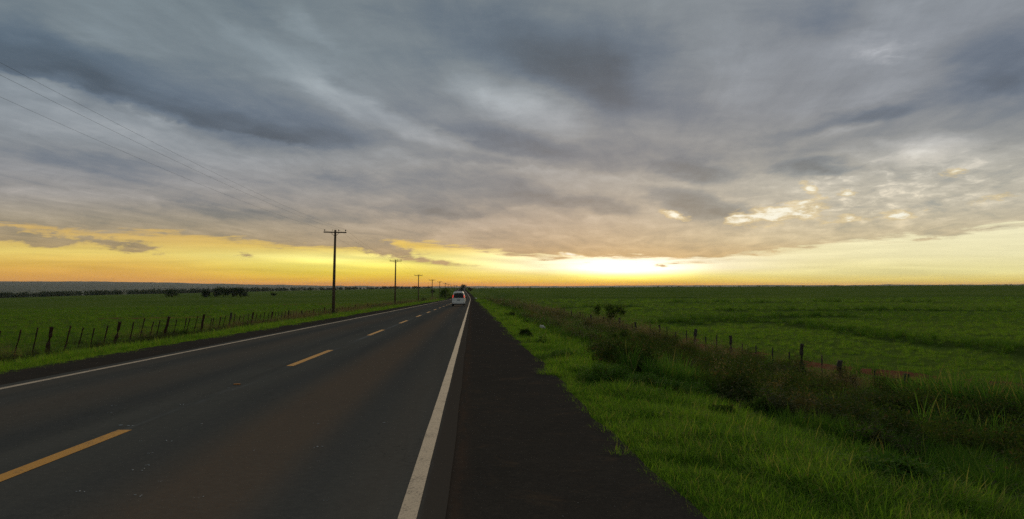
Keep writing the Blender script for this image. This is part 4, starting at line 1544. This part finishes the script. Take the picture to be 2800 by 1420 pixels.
def seedheads(rng, n, h0, h1, spread):
    """thin stalks with loose seed heads"""
    V, Fc, T = blades(rng, n, h0, h1, 0.006, spread, 0.35, 3)
    V, Fc, T = list(V), list(Fc), list(T)
    tips = [np.array(V[8 * i + 6]) for i in range(n)]
    for tip in tips:
        for k in range(7):
            a = rng.uniform(0, 6.28)
            p = tip + np.array([0, 0, -rng.uniform(0.0, 0.16)])
            e = p + np.array([math.cos(a) * 0.05, math.sin(a) * 0.05, rng.uniform(0.0, 0.05)])
            s = np.array([-math.sin(a), math.cos(a), 0.3]) * 0.006
            b0 = len(V)
            V += [p, (p + e) / 2 + s, e, (p + e) / 2 - s]
            T += [0.95] * 4
            Fc.append((b0, b0 + 1, b0 + 2, b0 + 3))
    return np.array(V), np.array(Fc), T


def weedy(rng, n, h0, h1, spread):
    """upright herb: a few stems set with small leaves"""
    V, Fc, T = blades(rng, n, h0, h1, 0.008, spread, 0.4, 3)
    V, Fc, T = list(V), list(Fc), list(T)
    for i in range(n):
        st = [np.array(V[8 * i + 2 * s]) for s in range(4)]
        for k in range(13):
            t = rng.uniform(0.15, 1.0) * 2.999
            j = int(t)
            p = st[j] + (st[j + 1] - st[j]) * (t - j)
            a = rng.uniform(0, 6.28)
            L_ = rng.uniform(0.025, 0.065)
            d = np.array([math.cos(a), math.sin(a), rng.uniform(-0.2, 0.7)]) * L_
            s = np.array([-math.sin(a), math.cos(a), 0]) * L_ * 0.28
            b0 = len(V)
            V += [p, p + d * 0.5 + s, p + d, p + d * 0.5 - s]
            tt = rng.uniform(0, 1)
            T += [tt] * 4
            Fc.append((b0, b0 + 1, b0 + 2, b0 + 3))
    return np.array(V), np.array(Fc), T


rg = np.random.default_rng(21)
PROTO = {}


def proto(key, data, material):
    V, Fc, T = data
    o = mesh_np('tuft', V, Fc, material)
    col.objects.unlink(o)
    set_tone(o, T)
    PROTO.setdefault(key, []).append(o)


for _ in range(3):
    proto('short', blades(rg, 46, 0.07, 0.19, 0.006, 0.12, 1.3), lush)
for _ in range(4):
    proto('mid', blades(rg, 46, 0.12, 0.36, 0.008, 0.13, 1.5), lush)
for _ in range(2):
    proto('rank', blades(rg, 44, 0.25, 0.60, 0.011, 0.12, 1.1), rank_g)
for _ in range(2):
    proto('cane', blades(rg, 40, 0.7, 1.35, 0.020, 0.16, 1.1, 5), cane_g)
proto('straw', seedheads(rg, 16, 0.45, 0.95, 0.14), straw)
proto('straw', blades(rg, 40, 0.25, 0.6, 0.006, 0.12, 0.8), straw)
for _ in range(2):
    proto('weed', weedy(rg, 13, 0.25, 0.62, 0.16), weed)


def bushlet(rng, h, w, n):
    c = crown_points(rng, n, [(rng.uniform(-.25, .25) * w, rng.uniform(-.25, .25) * w, h * rng.uniform(0.35, 0.7), w * 0.3, w * 0.3, h * 0.34) for _ in range(5)])
    c = c[c[:, 2] > 0]
    V, Fc, T = leaves_mesh(c, 0.055, rng)
    V2, F2, T2 = blades(rng, 26, h * 0.6, h * 1.1, 0.008, w * 0.25, 0.5)
    return np.concatenate([V, V2]), np.concatenate([Fc, F2 + len(V)]), list(T) + list(T2)


scrub_m = grass_mat('scrub_leaves', (0.030, 0.052, 0.013), (0.075, 0.105, 0.026), (0.12, 0.08, 0.04), 0.35)
brown_s = grass_mat('brown_scrub', (0.060, 0.050, 0.024), (0.110, 0.096, 0.042), (0.16, 0.11, 0.06), 0.35)
for _ in range(3):
    proto('scrub', bushlet(rg, rg.uniform(0.6, 0.95), rg.uniform(0.8, 1.2), 620), scrub_m)
for _ in range(2):
    proto('brown', bushlet(rg, rg.uniform(0.5, 0.8), rg.uniform(0.8, 1.2), 460), brown_s)
proto('herb', weedy(rg, 13, 0.15, 0.40, 0.18), rank_g)

PTS = {}


def scatter(key, x, y, sc_, tint, sink=0.0, zsc=None):
    if len(x) == 0:
        return
    z = ground_z(x, y) - sink
    vs = len(PROTO[key])
    v = RN.integers(0, vs, len(x))
    zs = sc_ if zsc is None else zsc
    for i in range(vs):
        m_ = v == i
        PTS.setdefault((key, i), []).append(np.stack([x[m_], y[m_], z[m_], sc_[m_], zs[m_] if hasattr(zs, '__len__') else sc_[m_], tint[m_]], 1))


def cloud(n, dmin, dmax, umin, umax, power=0.0):
    """random spots by distance and offset from the road, evenly over the area seen"""
    t = RN.uniform(0, 1, n)
    y = (dmin ** (1 - power) + t * (dmax ** (1 - power) - dmin ** (1 - power))) ** (1 / (1 - power)) if power else dmin + t * (dmax - dmin)
    u = RN.uniform(umin, umax, n)
    return u + road_x(y), y


def bands(D):
    return zip(D[:-1], D[1:])


def in_view(x, y, left=-500, right=3300):
    a = x / np.maximum(y, 0.5)
    lo = (left - 1290) / F
    hi = (right - 1290) / F
    return (a > lo) & (a < hi)


DS = [4.5, 6.5, 9, 13, 18, 26, 37, 52, 75, 105, 150, 210, 300]
for d0, d1 in bands(DS):
    dm = (d0 + d1) / 2
    rho = min(230.0, 11500.0 / dm ** 2) if dm < 60 else 11500.0 / dm ** 2 * 1.25
    grow = max(1.0, (dm / 22.0) ** 0.75)
    # ---------------- right verge
    umax = min(15.5, 0.98 * d1 + 1.0)
    n = int(rho * (d1 - d0) * (umax - 1.1))
    x, y = cloud(n, d0, d1, 1.1, umax)
    u = x - road_x(y)
    e = 1.34 + 0.18 * fbm(x, y, 1.1, 4, 51) + 0.10 * fbm(x, y, 5, 2, 52)
    k_ = in_view(x, y) & (u > e - 0.45 * RN.uniform(0, 1, len(x)) ** 3)
    k_ &= ~((u > 13.2) & (RN.uniform(0, 1, len(x)) < sst(y, 14, 20) * sst(y, 75, 58) * 0.75))
    x, y, u, e = x[k_], y[k_], u[k_], e[k_]
    tint = np.clip(0.5 + 0.35 * fbm(x, y, 1.5, 3, 53) + 0.30 * fbm(x, y, 6, 2, 54) + RN.uniform(-0.38, 0.38, len(x)), 0, 1)
    bound = np.interp(y, [6, 12, 22, 42, 100], [5.6, 4.8, 4.1, 4.0, 4.4]) + 0.8 * fbm(x, y, 2.4, 3, 55)
    rank = sst(u, bound - 0.3, bound + 0.8)
    patch_w = fbm(x, y, 1.9, 3, 56)
    patch_s = fbm(x, y, 3.1, 3, 57) + 0.55 * sst(u, 10.5, 13) - 0.35 + 0.12 * sst(y, 60, 110)
    r1 = RN.uniform(0, 1, len(x))
    low = 0.55 + 0.5 * sst(u - e, 0.0, 0.5)
    is_rank = r1 < rank
    sz = grow * RN.uniform(0.55, 1.35, len(x)) * (1 + 0.3 * fbm(x, y, 0.55, 2, 59))
    m_ = ~is_rank & (patch_w < 0.66)
    near = m_ & ((u - e) < 1.0 + 0.8 * fbm(x, y, 1.3, 2, 58))
    scatter('short', x[near], y[near], (sz * low)[near], tint[near])
    far_ = m_ & ~near
    scatter('mid', x[far_], y[far_], (sz * (0.72 + 0.28 * sst(patch_w, -0.4, 0.3)))[far_], tint[far_])
    m_ = ~is_rank & (patch_w >= 0.66)
    scatter('herb', x[m_], y[m_], sz[m_] * 0.6 * sst(u - e, 0.2, 1.2)[m_] + 0.25, tint[m_])
    m_ = is_rank & (patch_s > 0.38)
    scatter('straw', x[m_], y[m_], sz[m_] * 0.9, tint[m_])
    m_ = is_rank & (patch_s <= 0.38) & (patch_w > 0.28)
    scatter('weed', x[m_], y[m_], sz[m_] * 1.05, tint[m_])
    m_ = is_rank & (patch_s <= 0.38) & (patch_w <= 0.28)
    scatter('rank', x[m_], y[m_], sz[m_] * 0.95, tint[m_])
    # ---------------- left verge (begins where the road leaves the frame)
    if d1 > 13:
        n = int(rho * 0.8 * (d1 - d0) * 12.5)
        x, y = cloud(n, d0, d1, -21.5, -9.0)
        u = -(x - road_x(y))
        e = 9.25 + 0.14 * fbm(x, y, 1.1, 4, 61) + 0.08 * fbm(x, y, 5, 2, 62)
        k_ = in_view(x, y) & (u > e - 0.45 * RN.uniform(0, 1, len(x)) ** 3)
        x, y, u, e = x[k_], y[k_], u[k_], e[k_]
        tint = np.clip(0.5 + 0.35 * fbm(x, y, 1.5, 3, 63) + 0.30 * fbm(x, y, 6, 2, 64) + RN.uniform(-0.36, 0.36, len(x)), 0, 1)
        patch_w = fbm(x, y, 2.5, 3, 66)
        patch_s = fbm(x, y, 3.5, 3, 67) + 0.55 * sst(y, 50, 100) - 0.15
        rank = sst(u, 11.6 + 0.8 * fbm(x, y, 3, 2, 65), 13.0)
        r1 = RN.uniform(0, 1, len(x)) < rank
        sz = grow * RN.uniform(0.6, 1.25, len(x)) * (1 - 0.5 * sst(u, 14.5, 16.5) * sst(y, 90, 50))
        m_ = ~r1 & ((u - e) < 0.7)
        scatter('short', x[m_], y[m_], sz[m_], tint[m_])
        m_ = ~r1 & ~((u - e) < 0.7)
        scatter('mid', x[m_], y[m_], sz[m_], tint[m_])
        m_ = r1 & (patch_s > 0.45)
        scatter('straw', x[m_], y[m_], sz[m_] * 0.75, tint[m_])
        m_ = r1 & (patch_s <= 0.45) & (patch_w > 0.35)
        scatter('weed', x[m_], y[m_], sz[m_] * 0.8, tint[m_])
        m_ = r1 & (patch_s <= 0.45) & (patch_w <= 0.35)
        scatter('mid', x[m_], y[m_], sz[m_] * 0.9, tint[m_] * 0.45)
    # ---------------- open fields on both sides
    if d1 > 18:
        for side in (1, -1):
            wmax = 1.15 * d1
            w0 = 16.0 if side > 0 else 20.5
            if wmax < w0 + 2:
                continue
            n = int(rho * 0.34 * (d1 - d0) * (wmax - w0))
            x, y = cloud(n, d0, d1, w0, wmax) if side > 0 else cloud(n, d0, d1, -wmax, -w0)
            k_ = in_view(x, y, -300, 3100)
            if side > 0:
                dm_ = dirt_mask(x, y)
                k_ &= RN.uniform(0, 1, len(x)) > dm_ * 0.93
            else:
                k_ &= RN.uniform(0, 1, len(x)) > dirt_mask(x, y) * 0.6
            x, y = x[k_], y[k_]
            bk = bank(x, y)
            tint = np.clip((0.70 if side > 0 else 0.52) + 0.4 * fbm(x, y, 9, 4, 71) + 0.2 * fbm(x, y, 40, 2, 72) + RN.uniform(-0.16, 0.16, len(x)), 0, 1)
            sz = grow * RN.uniform(0.7, 1.1, len(x))
            m_ = (bk > 0.4) & (RN.uniform(0, 1, len(x)) < 0.7)
            scatter('rank', x[m_], y[m_], sz[m_] * 1.0, tint[m_] * 0.75)
            m2 = ~m_
            scatter('mid', x[m2], y[m2], sz[m2] * 0.8, tint[m2] * (0.95 if side > 0 else 0.62))

# scrub and woody weeds massed between the bright grass and the right fence
n = 5200
y = 6.5 * (150 / 6.5) ** RN.uniform(0, 1, n)
u = RN.uniform(3.0, 14.5, n)
x = u + road_x(y)
bd = np.interp(y, [6, 12, 22, 42, 100], [6.6, 5.4, 4.4, 4.3, 4.8])
m_ = in_view(x, y) & (u > bd) & (fbm(x, y, 2.1, 3, 91) > 0.02 - 0.3 * sst(u, 7, 10)) & (RN.uniform(0, 1, n) < np.clip(0.06 * 60 / y * 2.2, 0.04, 0.5) * 1.0)
x, y, u = x[m_], y[m_], u[m_]
tn = RN.uniform(0, 1, len(x))
br = fbm(x, y, 2.8, 3, 92) + 0.25 * sst(u, 9, 12) > 0.36
sz = (0.42 + 0.85 * RN.uniform(0, 1, len(x)) ** 2.2) * (1 + 0.004 * y) * (0.75 + 0.25 * sst(u, 6, 9))
scatter('scrub', x[~br], y[~br], sz[~br], tn[~br])
scatter('brown', x[br], y[br], sz[br] * 0.9, tn[br])
for px, py, n, rad in ((2560, 1200, 9, 1.0), (2680, 1215, 12, 1.1), (2790, 1240, 12, 1.1), (2420, 1170, 5, 0.8), (1752, 1026, 6, 0.9), (2090, 1140, 5, 0.7)):
    x0, y0 = on_ground(px, py)
    r_ = rad * np.sqrt(RN.uniform(0, 1, n))
    a_ = RN.uniform(0, 6.28, n)
    scatter('scrub', x0 + r_ * np.cos(a_), y0 + r_ * np.sin(a_), RN.uniform(0.8, 1.2, n), RN.uniform(0, 0.5, n))
print('scrub', len(x))

# tall cane grass in the hollow at far right and a few coarse clumps by the fence
for px, py, n, rad, s_ in ((2470, 1085, 14, 0.9, 0.8), (2560, 1120, 34, 1.0, 1.1), (2660, 1150, 60, 1.2, 1.45), (2760, 1180, 60, 1.1, 1.5), (2830, 1190, 46, 1.2, 1.5), (2620, 1230, 16, 0.8, 0.9), (1750, 1005, 16, 0.8, 0.62), (1960, 960, 10, 0.8, 0.6),
                           (2190, 1075, 12, 0.8, 0.6), (2350, 1020, 10, 0.8, 0.6), (1840, 1050, 14, 0.7, 0.55), (1790, 1040, 16, 0.7, 0.7), (1920, 1060, 12, 0.7, 0.6), (2080, 1010, 10, 0.7, 0.6), (2290, 1150, 10, 0.8, 0.6), (2480, 1320, 10, 0.6, 0.42), (2700, 1300, 14, 0.7, 0.45)):
    x0, y0 = on_ground(px, py)
    r_ = rad * np.sqrt(RN.uniform(0, 1, n))
    a_ = RN.uniform(0, 6.28, n)
    scatter('cane', x0 + r_ * np.cos(a_), y0 + r_ * np.sin(a_), s_ * RN.uniform(0.75, 1.15, n), np.clip(RN.uniform(0.2, 0.9, n), 0, 1))


def gn_scatter(obj, src):
    nt = bpy.data.node_groups.new('grass_scatter', 'GeometryNodeTree')
    nt.interface.new_socket('Geometry', in_out='INPUT', socket_type='NodeSocketGeometry')
    nt.interface.new_socket('Geometry', in_out='OUTPUT', socket_type='NodeSocketGeometry')
    gi = nt.nodes.new('NodeGroupInput')
    go = nt.nodes.new('NodeGroupOutput')
    oi = nt.nodes.new('GeometryNodeObjectInfo')
    oi.inputs['Object'].default_value = src
    ip = nt.nodes.new('GeometryNodeInstanceOnPoints')

    def named(nm, ty):
        a = nt.nodes.new('GeometryNodeInputNamedAttribute')
        a.data_type = ty
        a.inputs['Name'].default_value = nm
        return a.outputs['Attribute']
    nt.links.new(gi.outputs[0], ip.inputs['Points'])
    nt.links.new(oi.outputs['Geometry'], ip.inputs['Instance'])
    nt.links.new(named('rot', 'FLOAT_VECTOR'), ip.inputs['Rotation'])
    nt.links.new(named('size', 'FLOAT_VECTOR'), ip.inputs['Scale'])
    nt.links.new(ip.outputs[0], go.inputs[0])
    md = obj.modifiers.new('scatter', 'NODES')
    md.node_group = nt


NAMES = {'short': ('short_grass', 'short bright green grass along the edges of both shoulders', 'grass'),
         'mid': ('meadow_grass', 'knee-high green grass on the verges and fields', 'grass'),
         'rank': ('rank_grass', 'coarse dark green grass behind the bright verge', 'grass'),
         'cane': ('cane_grass', 'tall arching cane grass in clumps near the right fence', 'grass'),
         'straw': ('dry_grass', 'straw-coloured seeding grass along the fences', 'grass'),
         'weed': ('roadside_weeds', 'grey-brown weeds massed on the right verge', 'weeds'),
         'scrub': ('roadside_scrub', 'dark green scrub massed between the bright verge grass and the right fence', 'scrub'),
         'brown': ('dry_scrub', 'brownish dry scrub tangled among the weeds before the right fence', 'scrub'),
         'herb': ('low_weeds', 'small dark leafy weeds among the bright grass', 'weeds')}
total = 0
for (key, i), lst in PTS.items():
    A = np.concatenate(lst)
    n = len(A)
    total += n
    me = bpy.data.meshes.new(NAMES[key][0])
    me.vertices.add(n)
    me.vertices.foreach_set('co', A[:, :3].astype(np.float32).ravel())
    rot = np.stack([RN.normal(0, 0.10, n), RN.normal(0, 0.10, n), RN.uniform(0, 6.28, n)], 1)
    size = np.stack([A[:, 3], A[:, 3], np.minimum(A[:, 4], 1.0 + 0.35 * (A[:, 4] - 1)) if True else A[:, 4]], 1)
    size[:, 2] *= RN.uniform(0.85, 1.15, n)
    for nm, ty, arr in (('rot', 'FLOAT_VECTOR', rot), ('size', 'FLOAT_VECTOR', size)):
        at = me.attributes.new(nm, ty, 'POINT')
        at.data.foreach_set('vector', arr.astype(np.float32).ravel())
    at = me.attributes.new('tint', 'FLOAT', 'POINT')
    at.data.foreach_set('value', A[:, 5].astype(np.float32))
    o = bpy.data.objects.new(NAMES[key][0], me)
    col.objects.link(o)
    tag(o, NAMES[key][1], NAMES[key][2], kind='stuff')
    gn_scatter(o, PROTO[key][i])
print('tufts', total)
